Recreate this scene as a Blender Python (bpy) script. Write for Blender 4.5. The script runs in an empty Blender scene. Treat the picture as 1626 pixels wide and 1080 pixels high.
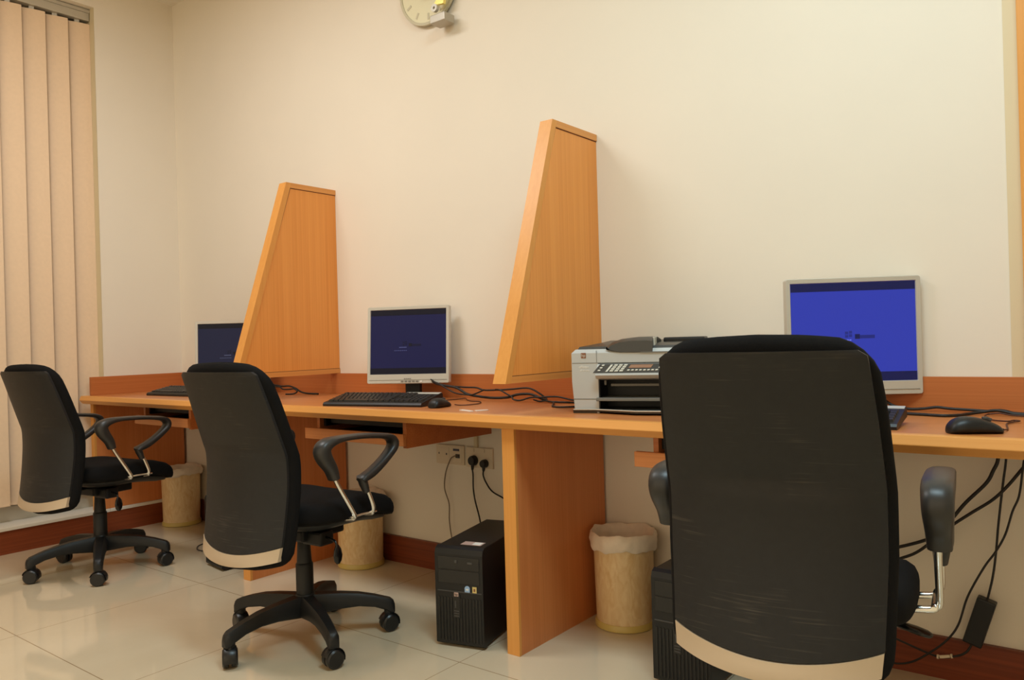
import bpy, bmesh, math, random
from mathutils import Vector, Matrix, Euler

random.seed(7)
scene = bpy.context.scene
COL = scene.collection
PI = math.pi
R = math.radians

# ------------------------------------------------------------------ camera
CAM = Vector((4.4944, -2.5445, 1.0119))
yaw, pitch, roll, FPX = 0.6555, 0.0004, -0.0279, 1241.52
fw = Vector((-math.sin(yaw), math.cos(yaw), 0)); rt = Vector((math.cos(yaw), math.sin(yaw), 0)); up = Vector((0, 0, 1))
f2 = math.cos(pitch) * fw + math.sin(pitch) * up
u2 = -math.sin(pitch) * fw + math.cos(pitch) * up
r3 = math.cos(roll) * rt + math.sin(roll) * u2
u3 = -math.sin(roll) * rt + math.cos(roll) * u2
camd = bpy.data.cameras.new('camera')
camo = bpy.data.objects.new('camera', camd)
COL.objects.link(camo)
camd.sensor_fit = 'HORIZONTAL'; camd.sensor_width = 36.0
camd.lens = FPX / 1626.0 * 36.0
camd.clip_start = 0.05
m = Matrix((r3, u3, -f2)).transposed().to_4x4(); m.translation = CAM
camo.matrix_world = m
scene.camera = camo

# ------------------------------------------------------------------ colour management, world, lamps
scene.view_settings.view_transform = 'Standard'
scene.view_settings.look = 'None'
scene.view_settings.exposure = 0.0
scene.view_settings.gamma = 1.0
scene.view_settings.use_curve_mapping = False

world = bpy.data.worlds.new('world'); scene.world = world
world.use_nodes = True
bg = world.node_tree.nodes['Background']
bg.inputs[0].default_value = (1.0, 0.79, 0.51, 1)
bg.inputs[1].default_value = 1.18

def area(name, loc, size, power, color, aim=None, sy=None):
    l = bpy.data.lights.new(name, 'AREA'); l.energy = power; l.color = color
    l.shape = 'RECTANGLE'; l.size = size; l.size_y = sy or size
    o = bpy.data.objects.new(name, l); COL.objects.link(o); o.location = loc
    if aim is not None:
        d = Vector(aim) - Vector(loc); o.rotation_euler = d.to_track_quat('-Z', 'Y').to_euler()
    return o
area('ceiling_lamp_light', (4.2, -1.5, 3.05), 1.2, 44, (0.64, 0.90, 1.0), sy=0.6)
area('ceiling_lamp_light', (1.6, -1.6, 3.05), 1.2, 31, (1.0, 1.0, 1.0), sy=0.6)

# ------------------------------------------------------------------ materials
def lin(c):
    return tuple(((v / 255) / 12.92 if v / 255 <= 0.04045 else ((v / 255 + 0.055) / 1.055) ** 2.4) for v in c) + (1,)

def mat(name, rgb, rough=0.5, metal=0.0, spec=0.5, var=0.0, scale=20.0, bump=0.0, coat=0.0, emit=None, es=1.0, alpha=1.0, trans=0.0):
    m = bpy.data.materials.new(name); m.use_nodes = True
    nt = m.node_tree; b = nt.nodes['Principled BSDF']
    b.inputs['Base Color'].default_value = lin(rgb)
    b.inputs['Roughness'].default_value = rough
    b.inputs['Metallic'].default_value = metal
    b.inputs['Specular IOR Level'].default_value = spec
    b.inputs['Coat Weight'].default_value = coat
    b.inputs['Transmission Weight'].default_value = trans
    tc = nt.nodes.new('ShaderNodeTexCoord')
    nz = nt.nodes.new('ShaderNodeTexNoise'); nz.inputs['Scale'].default_value = scale; nz.inputs['Detail'].default_value = 5
    nt.links.new(tc.outputs['Object'], nz.inputs['Vector'])
    if var > 0:
        mx = nt.nodes.new('ShaderNodeMixRGB'); mx.blend_type = 'MULTIPLY'; mx.inputs[0].default_value = 1
        mx.inputs[1].default_value = lin(rgb)
        mr = nt.nodes.new('ShaderNodeMapRange'); mr.inputs[1].default_value = 0.3; mr.inputs[2].default_value = 0.7
        mr.inputs[3].default_value = 1 - var; mr.inputs[4].default_value = 1 + var
        nt.links.new(nz.outputs['Fac'], mr.inputs[0]); nt.links.new(mr.outputs[0], mx.inputs[2])
        nt.links.new(mx.outputs[0], b.inputs['Base Color'])
    if bump > 0:
        bp = nt.nodes.new('ShaderNodeBump'); bp.inputs['Strength'].default_value = bump; bp.inputs['Distance'].default_value = 0.002
        nt.links.new(nz.outputs['Fac'], bp.inputs['Height']); nt.links.new(bp.outputs[0], b.inputs['Normal'])
    if emit:
        b.inputs['Emission Color'].default_value = lin(emit); b.inputs['Emission Strength'].default_value = es
    return m

def wood(name, dark, light, grain='z', rough=0.38, fine=190.0, contrast=1.0):
    """beech veneer: fine streaks running along one axis"""
    m = bpy.data.materials.new(name); m.use_nodes = True
    nt = m.node_tree; b = nt.nodes['Principled BSDF']
    tc = nt.nodes.new('ShaderNodeTexCoord')
    mp = nt.nodes.new('ShaderNodeMapping')
    sc = {'x': (1.2, fine, fine), 'y': (fine, 1.2, fine), 'z': (fine, fine, 1.2)}[grain]
    mp.inputs['Scale'].default_value = sc
    nt.links.new(tc.outputs['Object'], mp.inputs[0])
    n1 = nt.nodes.new('ShaderNodeTexNoise'); n1.inputs['Scale'].default_value = 1.0; n1.inputs['Detail'].default_value = 3
    nt.links.new(mp.outputs[0], n1.inputs['Vector'])
    mp2 = nt.nodes.new('ShaderNodeMapping')
    mp2.inputs['Scale'].default_value = tuple(v * (0.12 if v > 2 else 0.5) for v in sc)
    nt.links.new(tc.outputs['Object'], mp2.inputs[0])
    n2 = nt.nodes.new('ShaderNodeTexNoise'); n2.inputs['Scale'].default_value = 1.0; n2.inputs['Detail'].default_value = 4
    n2.inputs['Distortion'].default_value = 0.6
    nt.links.new(mp2.outputs[0], n2.inputs['Vector'])
    add = nt.nodes.new('ShaderNodeMath'); add.operation = 'MULTIPLY_ADD'; add.inputs[1].default_value = 0.55
    sc2 = nt.nodes.new('ShaderNodeMath'); sc2.operation = 'MULTIPLY'; sc2.inputs[1].default_value = 0.45
    nt.links.new(n2.outputs['Fac'], sc2.inputs[0])
    nt.links.new(n1.outputs['Fac'], add.inputs[0]); nt.links.new(sc2.outputs[0], add.inputs[2])
    rp = nt.nodes.new('ShaderNodeValToRGB')
    rp.color_ramp.elements[0].position = 0.5 - 0.16 / contrast; rp.color_ramp.elements[0].color = lin(dark)
    rp.color_ramp.elements[1].position = 0.5 + 0.16 / contrast; rp.color_ramp.elements[1].color = lin(light)
    nt.links.new(add.outputs[0], rp.inputs[0]); nt.links.new(rp.outputs[0], b.inputs['Base Color'])
    b.inputs['Roughness'].default_value = rough
    b.inputs['Specular IOR Level'].default_value = 0.4
    return m

def floor_mat():
    m = bpy.data.materials.new('polished_tile'); m.use_nodes = True
    nt = m.node_tree; b = nt.nodes['Principled BSDF']; N = nt.nodes.new; Lk = nt.links.new
    tc = N('ShaderNodeTexCoord'); sp = N('ShaderNodeSeparateXYZ'); Lk(tc.outputs['Object'], sp.inputs[0])
    def line(out, off, period, w):
        a = N('ShaderNodeMath'); a.operation = 'SUBTRACT'; a.inputs[1].default_value = off; Lk(out, a.inputs[0])
        d = N('ShaderNodeMath'); d.operation = 'DIVIDE'; d.inputs[1].default_value = period; Lk(a.outputs[0], d.inputs[0])
        f = N('ShaderNodeMath'); f.operation = 'FRACT'; Lk(d.outputs[0], f.inputs[0])
        s = N('ShaderNodeMath'); s.operation = 'SUBTRACT'; s.inputs[1].default_value = 0.5; Lk(f.outputs[0], s.inputs[0])
        ab = N('ShaderNodeMath'); ab.operation = 'ABSOLUTE'; Lk(s.outputs[0], ab.inputs[0])
        g = N('ShaderNodeMath'); g.operation = 'GREATER_THAN'; g.inputs[1].default_value = 0.5 - w / period / 2; Lk(ab.outputs[0], g.inputs[0])
        return g.outputs[0]
    lx = line(sp.outputs[0], 2.09, 0.745, 0.0025); ly = line(sp.outputs[1], -0.705, 0.715, 0.0032)
    mxm = N('ShaderNodeMath'); mxm.operation = 'MAXIMUM'; Lk(lx, mxm.inputs[0]); Lk(ly, mxm.inputs[1])
    nz = N('ShaderNodeTexNoise'); nz.inputs['Scale'].default_value = 1.6; nz.inputs['Detail'].default_value = 6; nz.inputs['Distortion'].default_value = 1.0
    Lk(tc.outputs['Object'], nz.inputs['Vector'])
    rp = N('ShaderNodeValToRGB'); rp.color_ramp.elements[0].position = 0.3; rp.color_ramp.elements[0].color = lin((208, 190, 160))
    rp.color_ramp.elements[1].position = 0.7; rp.color_ramp.elements[1].color = lin((220, 204, 176))
    Lk(nz.outputs['Fac'], rp.inputs[0])
    mx = N('ShaderNodeMixRGB'); Lk(mxm.outputs[0], mx.inputs[0]); Lk(rp.outputs[0], mx.inputs[1]); mx.inputs[2].default_value = lin((158, 134, 102))
    Lk(mx.outputs[0], b.inputs['Base Color'])
    b.inputs['Roughness'].default_value = 0.06
    b.inputs['Specular IOR Level'].default_value = 0.75
    return m

M = {}
M['wall'] = mat('wall_paint', (236, 227, 211), 0.75, var=0.012, scale=3.0)
M['reveal_and_shade'] = mat('reveal_and_shade_paint', (222, 206, 170), 0.7)
M['ceil'] = mat('ceiling_paint', (240, 234, 220), 0.85)
M['floor'] = floor_mat()
M['veneer_z'] = wood('beech_veneer_upright', (206, 124, 66), (220, 138, 80), 'z')
M['veneer_p'] = wood('beech_veneer_screen', (226, 146, 68), (240, 162, 82), 'z')
M['veneer_x'] = wood('beech_veneer_along', (180, 102, 52), (198, 120, 66), 'x')
M['veneer_top'] = wood('beech_veneer_worktop', (186, 112, 60), (202, 130, 74), 'x', rough=0.34)
M['lip_x'] = wood('beech_lipping_along', (220, 150, 74), (228, 160, 84), 'x', fine=120)
M['lip_z'] = wood('beech_lipping_upright', (220, 150, 72), (228, 160, 82), 'z', fine=120)
M['lip_y'] = wood('beech_lipping_across', (216, 146, 76), (226, 158, 86), 'y', fine=120)
M['skirt'] = wood('dark_skirting', (108, 48, 26), (140, 68, 38), 'x', rough=0.4, fine=90)
M['skirt_y'] = wood('dark_skirting_left', (118, 54, 28), (150, 76, 42), 'y', rough=0.4, fine=90)
M['ledge'] = mat('white_ledge', (232, 226, 212), 0.5)
M['groove'] = mat('groove', (96, 56, 30), 0.7)
M['fabric'] = mat('black_fabric', (22, 21, 21), 0.95, spec=0.15, var=0.25, scale=700, bump=0.5)
M['shell'] = mat('black_shell', (28, 29, 31), 0.50, spec=0.40, var=0.12, scale=60, bump=0.12)
def scratched(m):
    nt = m.node_tree; b = nt.nodes['Principled BSDF']; N = nt.nodes.new
    tc = N('ShaderNodeTexCoord'); mp = N('ShaderNodeMapping'); mp.inputs['Scale'].default_value = (7, 7, 260)
    nt.links.new(tc.outputs['Object'], mp.inputs[0])
    n1 = N('ShaderNodeTexNoise'); n1.inputs['Scale'].default_value = 1.0; n1.inputs['Detail'].default_value = 2; nt.links.new(mp.outputs[0], n1.inputs['Vector'])
    n2 = N('ShaderNodeTexNoise'); n2.inputs['Scale'].default_value = 9.0; nt.links.new(tc.outputs['Object'], n2.inputs['Vector'])
    ml = N('ShaderNodeMath'); ml.operation = 'MULTIPLY'; nt.links.new(n1.outputs['Fac'], ml.inputs[0]); nt.links.new(n2.outputs['Fac'], ml.inputs[1])
    mr = N('ShaderNodeMapRange'); mr.inputs[1].default_value = 0.34; mr.inputs[2].default_value = 0.50; mr.inputs[3].default_value = 0.0; mr.inputs[4].default_value = 0.38
    nt.links.new(ml.outputs[0], mr.inputs[0])
    old = b.inputs['Base Color'].links[0].from_socket
    mx = N('ShaderNodeMixRGB'); nt.links.new(mr.outputs[0], mx.inputs[0]); nt.links.new(old, mx.inputs[1]); mx.inputs[2].default_value = lin((96, 88, 78))
    nt.links.new(mx.outputs[0], b.inputs['Base Color'])
scratched(M['shell'])
M['plastic'] = mat('black_plastic', (26, 26, 26), 0.45, spec=0.4)
M['arm'] = mat('armrest_plastic', (44, 43, 42), 0.4, spec=0.5)
M['gas'] = mat('column_plastic', (20, 20, 20), 0.5)
M['silver_trim'] = mat('silver_trim', (202, 182, 156), 0.42, metal=0.25)
M['chrome'] = mat('chrome', (244, 242, 236), 0.22, metal=1.0)
M['wheel'] = mat('caster_wheel', (24, 24, 25), 0.35)
M['silver'] = mat('silver_plastic', (200, 196, 184), 0.38, metal=0.15)
M['silver_d'] = mat('silver_groove', (128, 124, 114), 0.5)
M['pc_black'] = mat('black_case', (22, 22, 22), 0.42, spec=0.4, var=0.05, scale=40)
M['pc_gloss'] = mat('glossy_black', (14, 14, 15), 0.22)
M['pc_grey'] = mat('grey_plastic', (66, 64, 62), 0.45)
M['key'] = mat('black_key', (34, 33, 32), 0.42, spec=0.5)
M['key_edge'] = mat('keyboard_body', (17, 17, 18), 0.45)
M['print'] = mat('printer_silver', (184, 186, 184), 0.42, metal=0.12)
M['print_d'] = mat('printer_graphite', (62, 61, 58), 0.36)
M['print_mid'] = mat('printer_mid_grey', (112, 110, 103), 0.4)
M['white'] = mat('white_mark', (236, 232, 222), 0.5)
M['button'] = mat('light_button', (206, 202, 188), 0.45)
M['lcd'] = mat('lcd_strip', (150, 112, 88), 0.3)
M['socket'] = mat('socket_plastic', (226, 210, 184), 0.4)
M['cable'] = mat('black_cable', (24, 20, 18), 0.5)
M['cable_brown'] = mat('thin_brown_cable', (74, 36, 20), 0.5)
M['cable_grey'] = mat('grey_cable', (128, 112, 92), 0.5)
M['bag'] = mat('bin_bag', (236, 222, 204), 0.55, var=0.06, scale=30, bump=0.6)
M['blind'] = mat('blind_fabric', (236, 208, 176), 0.85, var=0.02, scale=60)
M['rail'] = mat('aluminium_rail', (196, 190, 176), 0.4, metal=0.3)
M['label_blue'] = mat('blue_sticker', (150, 180, 215), 0.4)
M['label_gold'] = mat('gold_sticker', (214, 190, 120), 0.4)
M['label_pink'] = mat('printed_label', (190, 160, 148), 0.5)
M['logo_red'] = mat('red_brown_mark', (128, 80, 52), 0.4)
M['clock_face'] = mat('clear_clock_face', (230, 224, 192), 0.15, spec=0.5)
M['clock_mark'] = mat('clock_mark', (196, 188, 160), 0.5)
M['clock_box'] = mat('clock_box', (176, 168, 152), 0.35, metal=0.3)
M['gold'] = mat('gold_ornament', (255, 232, 130), 0.3, metal=0.2)
M['navy'] = mat('dark_ornament', (66, 66, 84), 0.3)
M['glass'] = mat('window_glass', (168, 160, 142), 0.05)
M['winframe'] = mat('window_frame', (214, 206, 190), 0.4, metal=0.2)

def marble_mat():
    m = bpy.data.materials.new('mottled_bin'); m.use_nodes = True
    nt = m.node_tree; b = nt.nodes['Principled BSDF']; N = nt.nodes.new
    tc = N('ShaderNodeTexCoord'); mp = N('ShaderNodeMapping'); mp.inputs['Scale'].default_value = (22, 22, 9)
    nt.links.new(tc.outputs['Object'], mp.inputs[0])
    nz = N('ShaderNodeTexNoise'); nz.inputs['Scale'].default_value = 1.4; nz.inputs['Detail'].default_value = 7; nz.inputs['Distortion'].default_value = 1.8
    nt.links.new(mp.outputs[0], nz.inputs['Vector'])
    rp = N('ShaderNodeValToRGB'); rp.color_ramp.elements[0].position = 0.32; rp.color_ramp.elements[0].color = lin((226, 190, 136))
    rp.color_ramp.elements[1].position = 0.68; rp.color_ramp.elements[1].color = lin((242, 216, 170))
    nt.links.new(nz.outputs['Fac'], rp.inputs[0]); nt.links.new(rp.outputs[0], b.inputs['Base Color'])
    b.inputs['Roughness'].default_value = 0.4
    return m
M['bin'] = marble_mat()
M['bin_rim'] = mat('bin_base_ring', (214, 190, 112), 0.35)

def scr(name, rgb, s):
    m = mat(name, (4, 4, 7), 0.42, spec=0.25, emit=rgb, es=s); return m

# ------------------------------------------------------------------ mesh helpers
class MB:
    def __init__(self): self.v = []; self.f = []
    def add(self, vs, fs):
        n = len(self.v); self.v += [tuple(v) for v in vs]; self.f += [tuple(i + n for i in f) for f in fs]; return self
    def box(self, x0, x1, y0, y1, z0, z1, bev=0.0, M4=None):
        if bev <= 0:
            vs = [(x, y, z) for z in (z0, z1) for x, y in ((x0, y0), (x1, y0), (x1, y1), (x0, y1))]
            fs = [(3, 2, 1, 0), (4, 5, 6, 7), (0, 1, 5, 4), (1, 2, 6, 5), (2, 3, 7, 6), (3, 0, 4, 7)]
        else:
            bm = bmesh.new(); bmesh.ops.create_cube(bm, size=1)
            for v in bm.verts:
                v.co = Vector(((x0 + x1) / 2 + v.co.x * (x1 - x0), (y0 + y1) / 2 + v.co.y * (y1 - y0), (z0 + z1) / 2 + v.co.z * (z1 - z0)))
            bmesh.ops.bevel(bm, geom=bm.edges[:], offset=bev, segments=2, affect='EDGES', profile=0.6)
            bm.verts.index_update(); vs = [v.co.copy() for v in bm.verts]; fs = [[v.index for v in f.verts] for f in bm.faces]; bm.free()
        if M4 is not None: vs = [M4 @ Vector(v) for v in vs]
        return self.add(vs, fs)
    def prism(self, pts, a, b, axis='x'):
        """extrude a 2-D outline from a to b along axis; pts are the other two coordinates in order"""
        n = len(pts)
        def P(p, t):
            return {'x': (t, p[0], p[1]), 'y': (p[0], t, p[1]), 'z': (p[0], p[1], t)}[axis]
        vs = [P(p, a) for p in pts] + [P(p, b) for p in pts]
        fs = [tuple(range(n))[::-1], tuple(range(n, 2 * n))] + [(i, (i + 1) % n, n + (i + 1) % n, n + i) for i in range(n)]
        return self.add(vs, fs)
    def rings(self, rings, cap=True, close=False):
        n = len(rings[0]); vs = [p for r in rings for p in r]; fs = []
        m_ = len(rings)
        for k in range(m_ if close else m_ - 1):
            a = k * n; b = ((k + 1) % m_) * n
            for i in range(n):
                j = (i + 1) % n; fs.append((a + i, a + j, b + j, b + i))
        if cap and not close:
            fs.append(tuple(range(n))[::-1]); fs.append(tuple((m_ - 1) * n + i for i in range(n)))
        return self.add(vs, fs)
    def lathe(self, prof, n=32, c=(0, 0), cap=True):
        return self.rings([[(c[0] + r * math.cos(2 * PI * i / n), c[1] + r * math.sin(2 * PI * i / n), z) for i in range(n)] for r, z in prof], cap)
    def sweep(self, pts, sizes, n=12, ref=None, power=1.0):
        """tube along pts, sizes (a along ref, b across) per point"""
        pts = [Vector(p) for p in pts]; rings = []
        last = Vector(ref) if ref is not None else None
        for i, p in enumerate(pts):
            t = (pts[min(i + 1, len(pts) - 1)] - pts[max(i - 1, 0)])
            t = t.normalized() if t.length > 1e-9 else Vector((0, 0, 1))
            r_ = last if last is not None else (Vector((0, 0, 1)) if abs(t.z) < 0.9 else Vector((1, 0, 0)))
            a = (r_ - t * r_.dot(t)); a = a.normalized() if a.length > 1e-6 else t.orthogonal().normalized()
            if ref is None: last = a
            b = t.cross(a)
            s = sizes[i] if isinstance(sizes, list) else sizes
            if not isinstance(s, tuple): s = (s, s)
            ring = []
            for k in range(n):
                th = 2 * PI * k / n; c_, s_ = math.cos(th), math.sin(th)
                ring.append(p + a * s[0] * math.copysign(abs(c_) ** power, c_) + b * s[1] * math.copysign(abs(s_) ** power, s_))
            rings.append(ring)
        return self.rings(rings)
    def build(self, name, material, parent=None, smooth=None, loc=None, rot=None):
        me = bpy.data.meshes.new(name); me.from_pydata(self.v, [], self.f); me.update()
        bm = bmesh.new(); bm.from_mesh(me); bmesh.ops.recalc_face_normals(bm, faces=bm.faces[:]); bm.to_mesh(me); bm.free()
        me.materials.append(material)
        if smooth is not None:
            for p in me.polygons: p.use_smooth = True
            me.set_sharp_from_angle(angle=R(smooth))
        o = bpy.data.objects.new(name, me); COL.objects.link(o)
        if parent is not None: o.parent = parent
        if loc is not None: o.location = loc
        if rot is not None: o.rotation_euler = rot
        return o

def catmull(pts, sub=6):
    pts = [tuple(p) for p in pts]; out = []
    for i in range(len(pts) - 1):
        p0 = pts[max(i - 1, 0)]; p1 = pts[i]; p2 = pts[i + 1]; p3 = pts[min(i + 2, len(pts) - 1)]
        for k in range(sub):
            t = k / sub
            out.append(tuple(0.5 * (2 * b + (c - a) * t + (2 * a - 5 * b + 4 * c - d) * t * t + (-a + 3 * b - 3 * c + d) * t ** 3) for a, b, c, d in zip(p0, p1, p2, p3)))
    out.append(pts[-1]); return out

def interp(tab, z):
    """piecewise linear table of (z, values...) sorted by z"""
    if z <= tab[0][0]: return tab[0][1:]
    for a, b in zip(tab, tab[1:]):
        if z <= b[0]:
            t = (z - a[0]) / (b[0] - a[0]); return tuple(p + (q - p) * t for p, q in zip(a[1:], b[1:]))
    return tab[-1][1:]

def tag(o, label=None, cat=None, group=None, kind=None):
    if label: o['label'] = label
    if cat: o['category'] = cat
    if group: o['group'] = group
    if kind: o['kind'] = kind
    return o

def thing(name, label, cat, loc=(0, 0, 0), rz=0.0, group=None):
    o = bpy.data.objects.new(name, None); COL.objects.link(o); o.empty_display_size = 0.05
    o.location = loc; o.rotation_euler = (0, 0, rz)
    return tag(o, label, cat, group)

def copy_tree(o, parent=None):
    c = o.copy(); COL.objects.link(c)
    if parent is not None: c.parent = parent
    for ch in [x for x in bpy.data.objects if x.parent == o]:
        copy_tree(ch, c)
    return c

def struct(o): return tag(o, kind='structure')

def text(name, s, size, material, parent, M4, extrude=0.0004):
    cu = bpy.data.curves.new(name, 'FONT'); cu.body = s; cu.size = size; cu.extrude = extrude; cu.align_x = 'CENTER'; cu.align_y = 'CENTER'
    t = bpy.data.objects.new(name, cu); COL.objects.link(t)
    dg = bpy.context.evaluated_depsgraph_get(); me = bpy.data.meshes.new_from_object(t.evaluated_get(dg))
    bpy.data.objects.remove(t); bpy.data.curves.remove(cu)
    me.transform(M4); me.materials.clear(); me.materials.append(material)
    o = bpy.data.objects.new(name, me); COL.objects.link(o); o.parent = parent
    return o
# text lying in XY, turned to face -Y (front of a thing), at p
def face_front(p, tilt=0.0): return Matrix.Translation(p) @ Matrix.Rotation(PI / 2 - tilt, 4, 'X')

# ------------------------------------------------------------------ the room
DT = 0.772      # worktop height
struct(MB().box(-0.2, 7.0, -6.0, 0.15, -0.05, 0.0).build('floor', M['floor']))
struct(MB().box(-0.2, 7.0, 0.0, 0.15, 0.0, 3.1).build('wall_back', M['wall']))
struct(MB().box(-0.2, 7.0, -6.0, 0.15, 3.1, 3.2).build('ceiling', M['ceil']))
struct(MB().box(7.0, 7.15, -6.0, 0.15, -0.05, 3.2).build('wall_right', M['wall']))
wl = MB()
wl.box(-0.2, 0.0, -0.466, 0.0, 0.0, 3.1)                    # pier between corner and window
wl.box(-0.2, 0.0, -6.0, -0.466, 0.0, 0.118)                 # below the sill
wl.box(-0.2, 0.0, -6.0, -0.466, 2.945, 3.1)                 # above the window
wl.box(-0.2, 0.0, -6.0, -3.2, 0.118, 2.945)
struct(wl.build('wall_left', M['wall']))
# window behind the blinds
wn = MB().box(-0.19, -0.165, -3.2, -0.466, 0.118, 2.945)
win = struct(wn.build('window_1', M['glass']))
wf = MB()
wf.box(-0.165, -0.125, -3.2, -0.467, 0.12, 0.215, 0.004)
wf.box(-0.165, -0.125, -3.2, -0.467, 2.87, 2.944, 0.004)
wf.box(-0.165, -0.125, -0.53, -0.467, 0.215, 2.87, 0.004)
wf.box(-0.165, -0.125, -1.86, -1.80, 0.215, 2.87, 0.004)
wf.box(-0.165, -0.125, -3.2, -3.14, 0.215, 2.87, 0.004)
wf.build('window_frame', M['winframe'], win)
rv = MB().box(-0.165, 0.0, -0.4665, -0.4655, 0.13, 2.945)
struct(rv.build('trim_3', M['reveal_and_shade']))
# baseboards
struct(MB().box(0.0, 7.0, -0.014, 0.0, 0.0, 0.114).box(0.0, 7.0, -0.017, 0.0, 0.114, 0.121).build('baseboard_back', M['skirt']))
struct(MB().box(0.0, 0.034, -6.0, -0.018, 0.0, 0.118).build('baseboard_left', M['skirt_y']))
struct(MB().box(-0.125, 0.042, -3.2, -0.467, 0.118, 0.136, 0.003).box(0.0, 0.042, -0.466, -0.018, 0.118, 0.136, 0.003).build('trim_1', M['ledge']))
# wooden frame standing on the splashback at the right end of the wall
struct(MB().box(4.306, 4.42, -0.035, 0.0, 0.873, 3.1, 0.002).build('trim_2', M['lip_z']))
struct(MB().box(4.272, 4.306, -0.006, 0.0, 0.873, 3.1).build('wall_shade_strip', M['reveal_and_shade']))  # thin strip left of the frame, the frame's shadow put into its darker tone

# ceiling lamps (above the frame) whose panels give the room its light
for i, (x, y) in enumerate(((4.2, -1.5), (1.6, -1.6))):
    t = thing('ceiling_lamp', ('rectangular recessed ceiling lamp over the right hand chair', 'rectangular recessed ceiling lamp over the left chairs')[i], 'lamp', (x, y, 3.06), 0, 'recessed ceiling lamps')
    MB().box(-0.63, 0.63, -0.33, 0.33, 0.015, 0.04, 0.002).build('frame', M['rail'], t)
    MB().box(-0.6, 0.6, -0.3, 0.3, 0.008, 0.016).build('diffuser', scr('lamp_diffuser', (255, 240, 214), 1.0), t)

# ------------------------------------------------------------------ vertical blinds
t = thing('vertical_blind', 'cream vertical fabric blind hanging in the window recess at left', 'blind', (-0.07, -0.48, 0))
hr = MB().box(-0.024, 0.024, -2.66, 0.010, 2.878, 2.922, 0.003).box(-0.028, 0.028, -2.66, 0.012, 2.922, 2.940)
hr.build('head_rail', M['rail'], t)
vane = None
PITCHV = 0.116
for k in range(22):
    y = -0.048 - k * PITCHV
    if vane is None:
        mb = MB(); n = 8; w = 0.127
        ringf = []
        for z in (0.225, 0.25, 1.5, 2.84, 2.862):
            r_ = []
            for s in (1, -1):
                for i in range(n + 1):
                    a = i / n if s == 1 else 1 - i / n
                    u = (a - 0.5) * w
                    r_.append((0.006 * (1 - (2 * a - 1) ** 2) + s * 0.0006, u, z))
            ringf.append(r_)
        mb.rings(ringf)
        vane = mb.build('vane', M['blind'], t, smooth=40); v = vane
        MB().box(-0.003, 0.003, -0.012, 0.012, 2.855, 2.879).build('hanger', M['rail'], vane)
        MB().box(-0.002, 0.005, -0.06, 0.06, 0.228, 0.238).build('bottom_weight', M['blind'], vane)
    else:
        v = copy_tree(vane, t)
    v.location = (0.0, y, 0); v.rotation_euler = (0, 0, R(-17))

# ------------------------------------------------------------------ the long desk
desk = thing('long_desk', 'continuous beech veneer wall desk carrying three computer workstations', 'desk', (0, 0, 0))
XE = 4.9
MB().box(0.001, XE, -0.558, -0.001, 0.742, DT).build('worktop', M['veneer_top'], desk)
prof = [(-0.558, DT), (-0.585, DT), (-0.589, DT - 0.001), (-0.598, 0.751), (-0.598, 0.749), (-0.580, 0.729), (-0.558, 0.729)]
MB().prism(prof, -0.006, XE, 'x').build('front_lipping', M['lip_x'], desk)
MB().box(0.02, XE, -0.02, -0.001, DT, 0.873, 0.001).build('back_splash', M['veneer_x'], desk)
MB().box(0.002, 0.02, -0.545, -0.001, DT, 0.873, 0.001).build('side_splash', wood('beech_veneer_side', (180, 102, 52), (198, 120, 66), 'y'), desk)
def panel(x, nm, y0=-0.567, y1=-0.018, w=0.048):
    p = MB().box(x - w, x, y0 + 0.012, y1, 0.0, 0.741).build('support_panel', M['veneer_z'], desk)
    MB().box(x - w - 0.0008, x + 0.0008, y0, y0 + 0.013, 0.0, 0.7415, 0.0015).build('front_lipping', M['lip_z'], p)
panel(1.507, 0); panel(2.969, 0)
p = MB().box(0.001, 0.034, -0.53, -0.018, 0.137, 0.741).build('support_panel', M['veneer_z'], desk)
MB().box(0.001, 0.0345, -0.543, -0.529, 0.137, 0.741, 0.0015).build('front_lipping', M['lip_z'], p)
def tray(x0, x1, yb=-0.06):
    """pull-out keyboard shelf in its housing under the worktop"""
    h = MB().box(x0 + 0.05, x0 + 0.066, -0.54, yb, 0.655, 0.7415).box(x1 - 0.018, x1, -0.545, yb, 0.632, 0.7415)
    h.box(x0 + 0.066, x1 - 0.018, yb - 0.012, yb, 0.66, 0.7415)
    k = h.build('keyboard_tray', M['veneer_x'], desk)
    MB().box(x0 + 0.067, x1 - 0.019, -0.53, yb - 0.014, 0.655, 0.668).build('shelf', M['pc_black'], k)
    MB().box(x0, x1, -0.563, -0.546, 0.641, 0.684, 0.0015).build('front_board', M['veneer_top'], k)
    for xr in (x0 + 0.067, x1 - 0.031): MB().box(xr, xr + 0.012, -0.52, yb - 0.02, 0.69, 0.722).build('slide_rail', M['pc_black'], k)
    MB().box(x0 + 0.085, x1 - 0.035, -0.50, yb - 0.03, 0.7, 0.741).build('housing_back', M['pc_black'], k)
tray(0.53, 1.03); tray(1.907, 2.465); tray(3.40, 3.96)

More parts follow.
